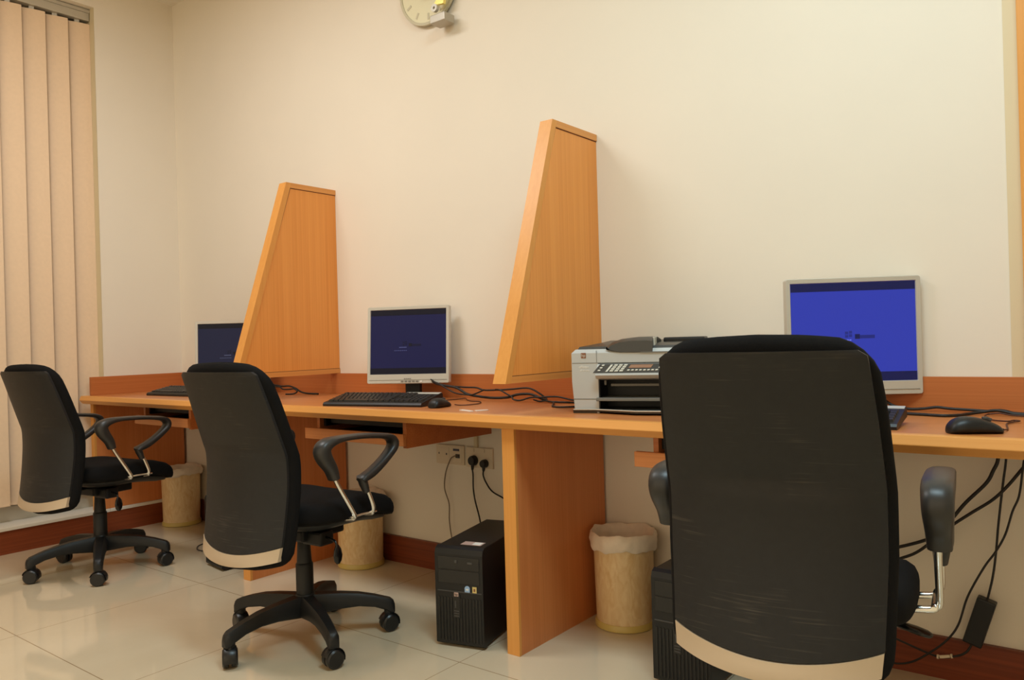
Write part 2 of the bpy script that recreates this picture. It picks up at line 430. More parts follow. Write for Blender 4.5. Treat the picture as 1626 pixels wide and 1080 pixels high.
# ------------------------------------------------------------------ partitions
def partition(x, yf, yt, label, zt=1.777, zb=0.874, w=0.052):
    t = thing('desk_partition', label, 'partition', (x, -0.0005, zb), 0, 'tapered screens fixed to the wall between workstations')
    H = zt - zb; L = 0.030
    MB().prism([(-yf + 0.01, 0.008), (0, 0.008), (0, H - 0.008), (-yt + 0.004, H - 0.008)], -w + 0.004, -0.004, 'x').build('core_panel', M['veneer_p'], t)
    # lippings: sloping front, top and bottom
    dx, dz = (-yt + yf), H
    ln = math.hypot(dx, dz); nx, nz = dz / ln * L, -dx / ln * L
    q = [(-yf, 0), (-yt, H), (-yt + nx, H + nz * 0), (-yf + nx * 1.0, 0)]
    MB().prism(q, -w, 0, 'x').build('front_lipping', M['lip_z'], t)
    MB().prism([(-yt + nx - 0.001, H), (0, H), (0, H - 0.024), (-yt + nx - 0.001 - 0.006, H - 0.024)], -w, 0, 'x').build('top_lipping', M['lip_y'], t)
    MB().prism([(-yf + nx, 0), (0, 0), (0, 0.022), (-yf + nx + 0.007, 0.022)], -w, 0, 'x').build('bottom_lipping', M['lip_y'], t)
    g = MB()
    g.prism([(-yf + nx, 0.022), (-yf + nx + 0.003, 0.022), (-yt + nx + 0.003 - 0.006, H - 0.024), (-yt + nx - 0.006, H - 0.024)], -0.0045, -0.0032, 'x')
    g.box(-0.0045, -0.0032, -yt + nx - 0.006, 0, H - 0.027, H - 0.024).box(-0.0045, -0.0032, -yf + nx + 0.006, 0, 0.0215, 0.024)
    g.build('shadow_groove', M['groove'], t)
    return t
partition(1.4635, 0.581, 0.290, 'tapered beech screen between the left and middle monitors')
partition(2.968, 0.599, 0.294, 'tapered beech screen between the middle monitor and the grey printer')

# ------------------------------------------------------------------ office chair
prof_back = [(0.34, -0.262), (0.36, -0.256), (0.394, -0.250), (0.46, -0.240), (0.54, -0.231), (0.60, -0.2275), (0.650, -0.2285), (0.672, -0.232), (0.69, -0.2385), (0.74, -0.256), (0.80, -0.277), (0.87, -0.302), (0.935, -0.327), (0.97, -0.341)]
pb = catmull(prof_back, 5)
prof_w = [(0.34, 0.188), (0.394, 0.194), (0.55, 0.202), (0.68, 0.203), (0.80, 0.197), (0.935, 0.186), (0.97, 0.183)]
def yb(z): return interp(pb, z)[0]
def wb(z): return interp(prof_w, z)[0]
ARC = 0.030; BUL = 0.034
def arc(z): return -ARC * max(0.0, min(1.0, (0.62 - z) / 0.24)) + 0.018 * max(0.0, min(1.0, (z - 0.80) / 0.14))
def lobe(u): return 1 - u * u
def bul(z):
    t = max(0.0, min(1.0, (0.695 - z) / 0.04)); return 0.024 + 0.017 * t * t * (3 - 2 * t)

def back_cushion():
    mb = MB(); rings = []; n = 56
    z0, z1 = 0.340, 0.948
    zs = [z0 + 0.0005, z0 + 0.004, z0 + 0.012, z0 + 0.03] + [0.40 + 0.03 * i for i in range(16)] + [z1 - 0.055, z1 - 0.035, z1 - 0.018, z1 - 0.007, z1 - 0.001]
    for z in zs:
        w = wb(z) + 0.013
        dtop = z1 - z; dbot = z - z0
        rr = 0.07
        cut = 0
        if dtop < rr: cut = (1 - math.sqrt(max(0, 1 - ((rr - dtop) / rr) ** 2))) * rr
        if dbot < 0.03: cut = (1 - math.sqrt(max(0, 1 - ((0.03 - dbot) / 0.03) ** 2))) * 0.03
        w -= cut
        th = 0.058
        if dtop < 0.04: th *= math.sqrt(max(0.02, 1 - ((0.04 - dtop) / 0.04) ** 2))
        if dbot < 0.03: th *= math.sqrt(max(0.05, 1 - ((0.03 - dbot) / 0.03) ** 2))
        yc = yb(z) + 0.030
        ring = []
        for i in range(n):
            a = 2 * PI * i / n; c_, s_ = math.cos(a), math.sin(a)
            x = w * math.copysign(abs(c_) ** 0.32, c_)
            u = x / (wb(z) + 0.013)
            yy = yc + th / 2 * math.copysign(abs(s_) ** 0.7, s_) - bul(z) * lobe(u) * (1.0 if s_ < 0 else 0.7)
            ring.append((x, yy, z + (arc(z)) * lobe(u)))
        rings.append(ring)
    return mb.rings(rings)

def sheet(fn, nu, nv, th):
    """closed thin shell; fn(u in -1..1, v in 0..1) -> point of the rear face, th toward +y"""
    mb = MB(); vs = []; fs = []
    for s in (0, 1):
        for j in range(nv + 1):
            for i in range(nu + 1):
                p = fn(-1 + 2 * i / nu, j / nv); vs.append((p[0], p[1] + s * th, p[2]))
    W = nu + 1; S = W * (nv + 1)
    for j in range(nv):
        for i in range(nu):
            a = j * W + i; fs.append((a, a + 1, a + W + 1, a + W)); fs.append((S + a, S + a + W, S + a + W + 1, S + a + 1))
    for i in range(nu):
        fs.append((i, S + i, S + i + 1, i + 1)); a = nv * W + i; fs.append((a, a + 1, S + a + 1, S + a))
    for j in range(nv):
        a = j * W; fs.append((a, a + W, S + a + W, S + a)); a = j * W + nu; fs.append((a, S + a, S + a + W, a + W))
    return mb.add(vs, fs)

def shell_fn(u, v):
    zb_, zt_ = 0.396, 0.934
    # rounded upper corners
    z = zb_ + (zt_ - zb_) * v
    w = wb(z) - 0.002
    d = zt_ - z; rr = 0.014
    if d < rr: w -= rr * (1 - math.sqrt(max(0, 1 - ((rr - d) / rr) ** 2)))
    zz = z + (-ARC * lobe(u)) * (1 - v) ** 1.3
    return (u * w, yb(zz) - bul(zz) * lobe(u) - 0.010 + 0.006 * abs(u) ** 8, zz)
def trim_fn(u, v):
    za = 0.352 - 0.024 * lobe(u); zc = 0.396 - ARC * lobe(u) - 0.002
    z = za + (zc - za) * v; w = wb(z) - 0.003
    return (u * w, yb(z) - bul(z) * lobe(u) - 0.012 + 0.005 * abs(u) ** 8, z)

def seat_mesh(sc=1.0, top=True):
    mb = MB(); n = 64; rings = []
    def P(s, z, a):
        c_, s_ = math.cos(a), math.sin(a)
        x = 0.232 * s * math.copysign(abs(c_) ** 0.45, c_)
        y = 0.045 + 0.245 * s * math.copysign(abs(s_) ** 0.5, s_)
        x *= 1 - 0.05 * max(0, (y - 0.05) / 0.24)
        drop = 0.055 * max(0.0, (y - 0.06) / 0.23) ** 2
        dip = 0.006 * max(0, 1 - (x / 0.2) ** 2)
        rise = 0.010 * max(0.0, (-y) / 0.2) ** 2
        return (x, y, z - drop - (dip if z > 0.48 else 0) + rise)
    if top:
        lev = [(0.02, 0.505), (0.45, 0.505), (0.75, 0.503), (0.90, 0.498), (0.965, 0.488), (0.993, 0.474), (1.0, 0.460), (0.995, 0.446), (0.975, 0.436), (0.92, 0.430), (0.5, 0.428), (0.02, 0.428)]
    else:
        lev = [(0.02, 0.43), (0.86, 0.43), (0.88, 0.427), (0.86, 0.418), (0.72, 0.403), (0.5, 0.394), (0.02, 0.392)]
    for s, z in lev: rings.append([P(s, z, 2 * PI * i / n) for i in range(n)])
    return mb.rings(rings)

def armrest(sx, parent):
    path = [(-0.100, 0.585, .014), (-0.112, 0.618, .018), (-0.138, 0.655, .023), (-0.145, 0.682, .024), (-0.122, 0.701, .017), (-0.07, 0.709, .0105), (0.02, 0.707, .0095),
            (0.10, 0.699, .0095), (0.150, 0.690, .011), (0.172, 0.674, .014), (0.172, 0.654, .015), (0.150, 0.632, .014), (0.110, 0.604, .0145), (0.065, 0.580, .015), (0.030, 0.568, .013), (0.018, 0.560, .011)]
    wdt = [.022, .024, .027, .028, .029, .029, .028, .027, .026, .025, .024, .022, .021, .021, .021, .019]
    pts = [(0.264 * sx, y, z) for y, z, _ in path]
    full = catmull([(p[0], p[1], p[2], path[i][2], wdt[i]) for i, p in enumerate(pts)], 4)
    ar = MB().sweep([p[:3] for p in full], [(p[4], p[3]) for p in full], 14, ref=(1, 0, 0), power=0.75)
    ar.sweep([(0.264 * sx, 0.018, 0.574), (0.262 * sx, 0.030, 0.553), (0.260 * sx, 0.045, 0.520)], [(.018, .010), (.017, .015), (.013, .011)], 12, ref=(1, 0, 0))
    a = ar.build('armrest', M['arm'], parent, smooth=40)
    for q in ([(0.263, -0.100, 0.60), (0.260, -0.082, 0.565), (0.258, -0.012, 0.458), (0.250, -0.006, 0.444), (0.235, -0.004, 0.436), (0.12, -0.004, 0.428)],
              [(0.261, 0.045, 0.53), (0.260, 0.058, 0.508), (0.258, 0.078, 0.464), (0.250, 0.082, 0.448), (0.235, 0.084, 0.438), (0.12, 0.084, 0.428)]):
        c = catmull([(x * sx, y, z) for x, y, z in q], 4)
        MB().sweep(c, 0.0074, 10).build('support_rod', M['chrome'], a, smooth=50)
    # bolted bar between the two rods under the seat
    MB().sweep([(0.248 * sx, -0.02, 0.444), (0.248 * sx, 0.03, 0.446), (0.248 * sx, 0.10, 0.444)], (0.006, 0.004), 8, ref=(1, 0, 0)).build('support_rod', M['chrome'], a, smooth=50)
    return a

def make_leg(parent, hubz):
    mb = MB()
    secs = [(0.020, 0.122, .031, .036), (0.06, 0.124, .029, .032), (0.12, 0.126, .026, .026), (0.18, 0.123, .0235, .0215), (0.235, 0.112, .021, .0195), (0.272, 0.099, .019, .021), (0.290, 0.090, .019, .024), (0.301, 0.084, .016, .020), (0.305, 0.080, .011, .013)]
    rings = []
    for x, z, w, h in secs:
        rings.append([(x, w * a, z + h * b) for a, b in ((-1, -.8), (-.8, -1), (.8, -1), (1, -.8), (1, .35), (.62, 1), (-.62, 1), (-1, .35))])
    mb.rings(rings)
    mb.lathe([(0.016, 0.058), (0.017, 0.07), (0.0165, 0.1)], 16, (0.284, 0))
    leg = mb.build('leg', M['plastic'], parent, smooth=35)
    # twin-wheel caster: hood plus two discs
    cb = MB()
    for s in (-1, 1):
        for q in (0,):
            n = 20; yy = [0.004, 0.006, 0.019, 0.0235]; rr = [0.027, 0.0302, 0.0302, 0.025]
            cb.rings([[(0.0 + r_ * math.cos(2 * PI * i / n), s * y_, 0.0305 + r_ * math.sin(2 * PI * i / n)) for i in range(n)] for y_, r_ in zip(yy, rr)])
    hood = []
    for i in range(10):
        a = R(-15 + 175 * i / 9)
        hood.append((0.033 * math.cos(a), 0, 0.0305 + 0.034 * math.sin(a)))
    cb.sweep(hood, (0.020, 0.0024), 8, ref=(0, 1, 0), power=0.5)
    cb.lathe([(0.007, 0.06), (0.007, 0.075)], 10, (0.012, 0))
    cst = cb.build('caster', M['wheel'], leg, smooth=40, loc=(0.284, 0, 0), rot=(0, 0, 0))
    return leg, cst

def make_chair():
    t = thing('office_chair', 'x', 'chair')
    back_cushion().build('backrest', M['fabric'], t, smooth=60)
    sheet(shell_fn, 28, 54, 0.010).build('back_shell', M['shell'], t, smooth=45)
    sheet(trim_fn, 28, 3, 0.014).build('back_trim', M['silver_trim'], t, smooth=45)
    seat_mesh().build('seat', M['fabric'], t, smooth=60)
    seat_mesh(top=False).build('seat_pan', M['plastic'], t, smooth=50)
    # spine joining seat pan and backrest
    MB().sweep(catmull([(0, -0.05, 0.392), (0, -0.15, 0.385), (0, -0.205, 0.40), (0, -0.235, 0.46), (0, -0.225, 0.52)], 5), (0.035, 0.007), 8, ref=(1, 0, 0), power=0.5).build('back_bracket', M['plastic'], t, smooth=40)
    MB().box(-0.085, 0.085, -0.08, 0.11, 0.355, 0.396, 0.008).box(0.06, 0.15, -0.06, 0.0, 0.345, 0.392, 0.008).build('tilt_mechanism', M['plastic'], t)
    armrest(1, t); armrest(-1, t)
    lv = MB()
    lv.sweep(catmull([(0.12, -0.03, 0.375), (0.17, -0.038, 0.372), (0.198, -0.040, 0.366), (0.206, -0.040, 0.345)], 4), 0.004, 8)
    lv.sweep([(0.206, -0.040, 0.355), (0.208, -0.040, 0.342), (0.209, -0.040, 0.322), (0.209, -0.040, 0.304), (0.209, -0.040, 0.295)], [(.006, .005), (.015, .006), (.019, .007), (.015, .006), (.006, .004)], 14, ref=(0, 1, 0))
    lev = lv.build('height_lever', M['pc_gloss'], t, smooth=50)
    hb = MB().lathe([(0.030, 0.093), (0.036, 0.098), (0.040, 0.125), (0.038, 0.150), (0.031, 0.162), (0.028, 0.163)], 28)
    hb.build('base_hub', M['plastic'], t, smooth=40)
    MB().lathe([(0.0295, 0.155), (0.0295, 0.262), (0.0275, 0.266), (0.0255, 0.268), (0.0205, 0.36), (0.0195, 0.364), (0.013, 0.365), (0.013, 0.392)], 28).build('gas_column', M['gas'], t, smooth=30)
    for k in range(5):
        leg, c = make_leg(t, 0)
    return t

chair0 = make_chair()
def kids(o): return [x for x in bpy.data.objects if x.parent == o]
def place_chair(t, loc, rz, dz, phase, swivel, label, dback=0.0):
    t.location = loc; t.rotation_euler = (0, 0, rz); t['label'] = label; t['group'] = 'black office chairs at the desk'
    k = 0
    for ch in kids(t):
        nm = ch.name.split('.')[0]
        if nm == 'leg':
            ch.rotation_euler = (0, 0, R(phase + 72 * k) - rz)
            ch.scale = (1, 1, 1)
            for c in kids(ch): c.rotation_euler = (0, 0, R(swivel[k % 5]))
            k += 1
        elif nm not in ('base_hub', 'gas_column'):
            ch.location.z = dz + (dback if nm in ('backrest', 'back_shell', 'back_trim') else 0.0)
chB = copy_tree(chair0); chC = copy_tree(chair0)
place_chair(chair0, (0.736, -0.840, 0), 0.123, 0.003, 45, (40, -60, 10, 150, 80), 'leftmost black office chair, nearest the window blinds')
place_chair(chB, (2.266, -0.856, 0), 0.064, 0.005, 51, (20, 140, -30, 60, 100), 'middle black office chair standing in front of the middle workstation')
place_chair(chC, (3.940, -0.826, 0), 0.123, 0.012, 30, (0, 30, 60, 90, 120), 'nearest black office chair at right, its back hiding part of the monitor', 0.033)
for ch in kids(chC):
    if ch.name.startswith('height_lever'):
        # raised lever, sticking out level
        lv = MB(); lv.sweep([(0.12, 0.03, 0.352), (0.17, 0.04, 0.338), (0.2, 0.045, 0.330)], 0.004, 8)
        lv.sweep([(0.185, 0.042, 0.333), (0.20, 0.045, 0.3295), (0.225, 0.05, 0.322), (0.245, 0.054, 0.316), (0.253, 0.056, 0.314)], [(.008, .005), (.017, .006), (.021, .0065), (.017, .006), (.006, .003)], 14, ref=(0, 1, 0))
        o2 = lv.build('height_lever', M['pc_gloss'], chC, smooth=50); o2.location.z = 0.062
        bpy.data.objects.remove(ch); break
for ch in kids(chC):
    if ch.name.startswith('armrest'): ch.location.x = 0.012
for ch in kids(chC):
    if ch.name.startswith('gas_column'):
        ch.location.z = 0.0
        MB().lathe([(0.0125, 0.36), (0.0125, 0.44)], 20).build('piston', M['chrome'], ch)

# ------------------------------------------------------------------ monitors
def rect_ring(w, h, r, y, n=5, cx=0, cz=0):
    pts = []
    for qx, qz, a0 in ((1, 1, 0), (-1, 1, 90), (-1, -1, 180), (1, -1, 270)):
        for i in range(n + 1):
            a = R(a0 + 90 * i / n)
            pts.append((cx + qx * (w / 2 - r) + r * math.cos(a), y, cz + qz * (h / 2 - r) + r * math.sin(a)))
    return pts

def monitor(loc, rz, tilt, lum, label, W=0.375, H=0.335, zc=0.235, chin=0.026):
    """origin on the worktop under the panel centre; the panel faces -Y"""
    t = thing('monitor', label, 'monitor', loc, rz, 'flat screen monitors on the desk')
    T = Matrix.Translation((0, 0, zc)) @ Matrix.Rotation(-tilt, 4, 'X')
    def tr(mb):
        mb.v = [tuple(T @ Vector(v)) for v in mb.v]; return mb
    b = 0.0155
    iw, ih = W - 2 * b, H - 2 * b - chin; cz = chin / 2
    mb = MB()
    # bezel: outer edge -> front face -> inner edge, and the deep rear housing
    rings = [rect_ring(W - 0.10, H - 0.09, 0.02, 0.052), rect_ring(W - 0.05, H - 0.05, 0.02, 0.045), rect_ring(W - 0.012, H - 0.012, 0.010, 0.030), rect_ring(W, H, 0.008, 0.026), rect_ring(W, H, 0.008, 0.004),
             rect_ring(W - 0.004, H - 0.004, 0.006, 0.0), rect_ring(iw + 0.004, ih + 0.004, 0.001, 0.0005, cz=cz), rect_ring(iw, ih, 0.001, 0.006, cz=cz)]
    mb.rings(rings)
    tr(mb).build('bezel', M['silver'], t, smooth=30)
    z0 = cz - ih / 2; z1 = cz + ih / 2
    s = tr(MB().box(-iw / 2, iw / 2, 0.0035, 0.0045, z0, z1)).build('screen', scr('screen_blue_%d' % lum[3], lum[:3], 1.0), t)
    dark = tuple(v * 0.42 for v in lum[:3])
    bm_ = scr('screen_band_%d' % lum[3], dark, 1.0)
    tr(MB().box(-iw / 2, iw / 2, 0.0030, 0.0034, z1 - 0.024, z1)).build('login_band', bm_, s)
    tr(MB().box(-iw / 2, iw / 2, 0.0030, 0.0034, z0, z0 + 0.026)).build('login_band', bm_, s)
    lt = tuple(min(255, v + 60) for v in lum[:3])
    # welcome screen: emblem and a line of words left of a divider, user tile right
    lg = MB()
    for i, (dx, dz) in enumerate(((-0.024, 0.006), (-0.013, 0.008), (-0.024, -0.004), (-0.013, -0.002))):
        lg.box(dx, dx + 0.009, 0.0026, 0.0032, dz, dz + 0.008)
    tr(lg).build('logo', scr('screen_logo_%d' % lum[3], tuple(v * 0.75 for v in lum[:3]), 1.0), s)
    w_ = MB()
    for i in range(5): w_.box(-0.040 + 0.007 * i, -0.0345 + 0.007 * i, 0.0026, 0.0032, -0.013, -0.009)
    for i in range(7): w_.box(-0.062 + 0.0085 * i, -0.056 + 0.0085 * i, 0.0026, 0.0032, -0.026, -0.0235)
    tr(w_).build('lettering', scr('screen_text_%d' % lum[3], lt, 1.0), s)
    tr(MB().box(0.004, 0.018, 0.0026, 0.0032, -0.008, 0.006)).build('user_picture', scr('screen_tile_%d' % lum[3], tuple(v * 0.45 for v in lum[:3]), 1.0), s)
    tr(MB().box(0.0185, 0.06, 0.0028, 0.0033, -0.007, 0.003)).build('user_bar', scr('screen_bar_%d' % lum[3], tuple(v * 0.7 for v in lum[:3]), 1.0), s)
    # chin groove, buttons, maker's mark
    zc_ = -H / 2 + chin * 0.62
    tr(MB().box(-W / 2 + 0.01, W / 2 - 0.01, -0.0012, 0.001, zc_ - 0.0012, zc_)).build('chin_groove', M['silver_d'], t)
    bt = MB()
    for i in range(5): bt.box(-0.03 + 0.017 * i, -0.018 + 0.017 * i, -0.0018, 0.001, zc_ - 0.010, zc_ - 0.004)
    tr(bt).build('control_buttons', M['silver_d'], t)
    tr(MB().box(0.058, 0.066, -0.002, 0.001, zc_ - 0.011, zc_ - 0.003, 0.001)).build('power_button', M['white'], t)
    mk = MB()
    for i in range(4): mk.box(-0.016 + 0.0085 * i, -0.010 + 0.0085 * i, -0.0012, 0.001, zc_ + 0.003, zc_ + 0.0065)
    tr(mk).build('maker_mark', M['silver_d'], t)
    # stand
    MB().box(-0.034, 0.034, 0.045, 0.075, 0.012, zc - 0.03, 0.004).build('stand_neck', M['pc_black'], t)
    MB().rings([[(0.105 * math.cos(2 * PI * i / 36), 0.045 + 0.075 * math.sin(2 * PI * i / 36), z) if r_ == 1 else (0.100 * math.cos(2 * PI * i / 36), 0.045 + 0.070 * math.sin(2 * PI * i / 36), z) for i in range(36)] for r_, z in ((1, 0.0), (1, 0.008), (0, 0.013))]).build('stand_base', M['silver'], t, smooth=30)
    return t
monitor((0.900, -0.235, DT), 0.70, 0.06, (22, 26, 50, 1), 'silver framed monitor half hidden behind the leftmost screen partition', zc=0.215)
monitor((2.085, -0.149, DT), 0.42, 0.09, (17, 20, 62, 2), 'silver framed monitor with dark blue display on the middle workstation', zc=0.234)
monitor((3.894, -0.126, DT), 0.56, 0.0, (46, 58, 166, 3), 'silver framed monitor with bright blue display behind the nearest chair', W=0.382, H=0.345, zc=0.224)

# ------------------------------------------------------------------ keyboards
def make_keyboard():
    t = thing('keyboard', 'x', 'keyboard')
    W, D = 0.455, 0.165
    mb = MB()
    prof = [(-D / 2, 0.0), (-D / 2, 0.008), (-D / 2 + 0.006, 0.014), (-D / 2 + 0.02, 0.015), (D / 2 - 0.008, 0.027), (D / 2, 0.022), (D / 2, 0.0)]
    mb.prism(prof, -W / 2, W / 2, 'x')
    mb.build('body', M['key_edge'], t)
    MB().prism([(D / 2 - 0.028, 0.0250), (D / 2 - 0.028, 0.0262), (D / 2 - 0.006, 0.0285), (D / 2 - 0.001, 0.025), (D / 2 - 0.001, 0.0220)], 0.07, W / 2 - 0.002, 'x').build('rear_strip', M['silver'], t)
    for xf in (-0.19, 0.19):
        MB().box(xf - 0.012, xf + 0.012, 0.062, 0.067, -0.0145, 0.002, 0.001).build('foot', M['key_edge'], t)
    def ztop(y): return 0.015 + (y + D / 2 - 0.02) / (D - 0.028) * 0.012
    kp = []
    p = 0.0190; x0 = -W / 2 + 0.012
    rows = [-0.052, -0.033, -0.014, 0.005, 0.024, 0.047]
    lay = [[1.25, 1.25, 1.25, 6.25, 1.25, 1.25, 1.25, 1.25], [2.25] + [1] * 10 + [2.75], [1.75] + [1] * 11 + [2.25], [1.5] + [1] * 12 + [1.5], [1] * 13 + [2], [1, .6] + [1] * 4 + [.4] + [1] * 4 + [.4] + [1] * 4]
    for ri, (y, rw) in enumerate(zip(rows, lay)):
        x = x0; gap = {1: (.6,), 6: ()}
        for i, w in enumerate(rw):
            if ri == 5 and w < 1: x += w * p; continue
            kp.append((x + w * p / 2, y, w * p)); x += w * p
    xn = x0 + 15 * p + 0.008
    for y, ks_ in ((rows[5], (0, 1, 2)), (rows[4], (0, 1, 2)), (rows[3], (0, 1, 2)), (rows[1], (1,)), (rows[0], (0, 1, 2))):
        for k_ in ks_: kp.append((xn + (k_ + .5) * p, y, p))
    xm = xn + 3 * p + 0.008
    for r_ in range(5):
        for k_ in range(4):
            if xm + (k_ + 1) * p < W / 2 - 0.004: kp.append((xm + (k_ + .5) * p, rows[r_], p))
    protos = {}
    for x, y, w in kp:
        key = round(w, 4)
        if key not in protos:
            h = w / 2 - 0.0012
            bmk = MB(); bmk.rings([[(-h, -.0083, -0.002), (h, -.0083, -0.002), (h, .0083, -0.002), (-h, .0083, -0.002)], [(-h + .0002, -.008, 0.0), (h - .0002, -.008, 0.0), (h - .0002, .008, 0.0), (-h + .0002, .008, 0.0)], [(-h + .002, -.006, .0062), (h - .002, -.006, .0062), (h - .002, .0065, .0066), (-h + .002, .0065, .0066)]])
            o = bmk.build('key', M['key'], t); protos[key] = o
        else:
            o = protos[key].copy(); COL.objects.link(o); o.parent = t
        o.location = (x, y, ztop(y)); o.rotation_euler = (R(5.2), 0, 0)
    return t
kb = make_keyboard()
def put_kb(t, loc, rz, label):
    t.location = (loc[0], loc[1], loc[2] + 0.0086); t.rotation_euler = (R(6), 0, rz); t['label'] = label; t['group'] = 'keyboards on the desk'
kb1 = copy_tree(kb); kb3 = copy_tree(kb)
put_kb(kb, (2.208, -0.418, DT), 0.215, 'black keyboard in front of the middle monitor')
put_kb(kb1, (0.622, -0.335, DT), 0.06, 'black keyboard mostly hidden behind the middle chair on the left workstation')
put_kb(kb3, (3.850, -0.445, DT), 0.05, 'black keyboard with only its right end showing beside the nearest chair')

# ------------------------------------------------------------------ mice
def make_mouse():
    t = thing('computer_mouse', 'x', 'mouse')
    mb = MB(); rings = []; n = 28
    # cross sections along the length (x): width, height
    sec = [(-0.056, .008, .006), (-0.052, .022, .020), (-0.040, .029, .032), (-0.020, .032, .038), (0.005, .030, .036), (0.030, .028, .028), (0.048, .026, .019), (0.055, .020, .012), (0.057, .012, .008)]
    full = catmull(sec, 3)
    for x, w, h in full:
        r_ = []
        for i in range(n):
            a = 2 * PI * i / n; c_, s_ = math.cos(a), math.sin(a)
            r_.append((x, w * math.copysign(abs(c_) ** .7, c_), max(0.0, h * (0.32 + 0.68 * s_) if s_ > 0 else h * 0.32 * (1 + s_))))
        rings.append(r_)
    mb.rings(rings).build('shell', M['pc_black'], t, smooth=50)
    MB().box(0.052, 0.062, -0.004, 0.004, 0.003, 0.010, 0.001).build('cable_boot', M['cable'], t)
    MB().sweep([(0.018, -0.0015, 0.0325), (0.027, -0.0015, 0.0325), (0.036, -0.0015, 0.0285)], (0.0035, 0.005), 10, ref=(0, 1, 0)).build('scroll_wheel', M['pc_grey'], t)
    return t
ms = make_mouse(); ms3 = copy_tree(ms)
def put_ms(t, loc, rz, label):
    t.location = loc; t.rotation_euler = (0, 0, rz); t['label'] = label; t['group'] = 'computer mice on the desk'
ms.scale = (0.86, 0.86, 0.95)
put_ms(ms, (2.519, -0.425, DT), 1.65, 'small black computer mouse beside the middle keyboard')
put_ms(ms3, (4.238, -0.500, DT), 0.48, 'black computer mouse alone at the right end of the desk')

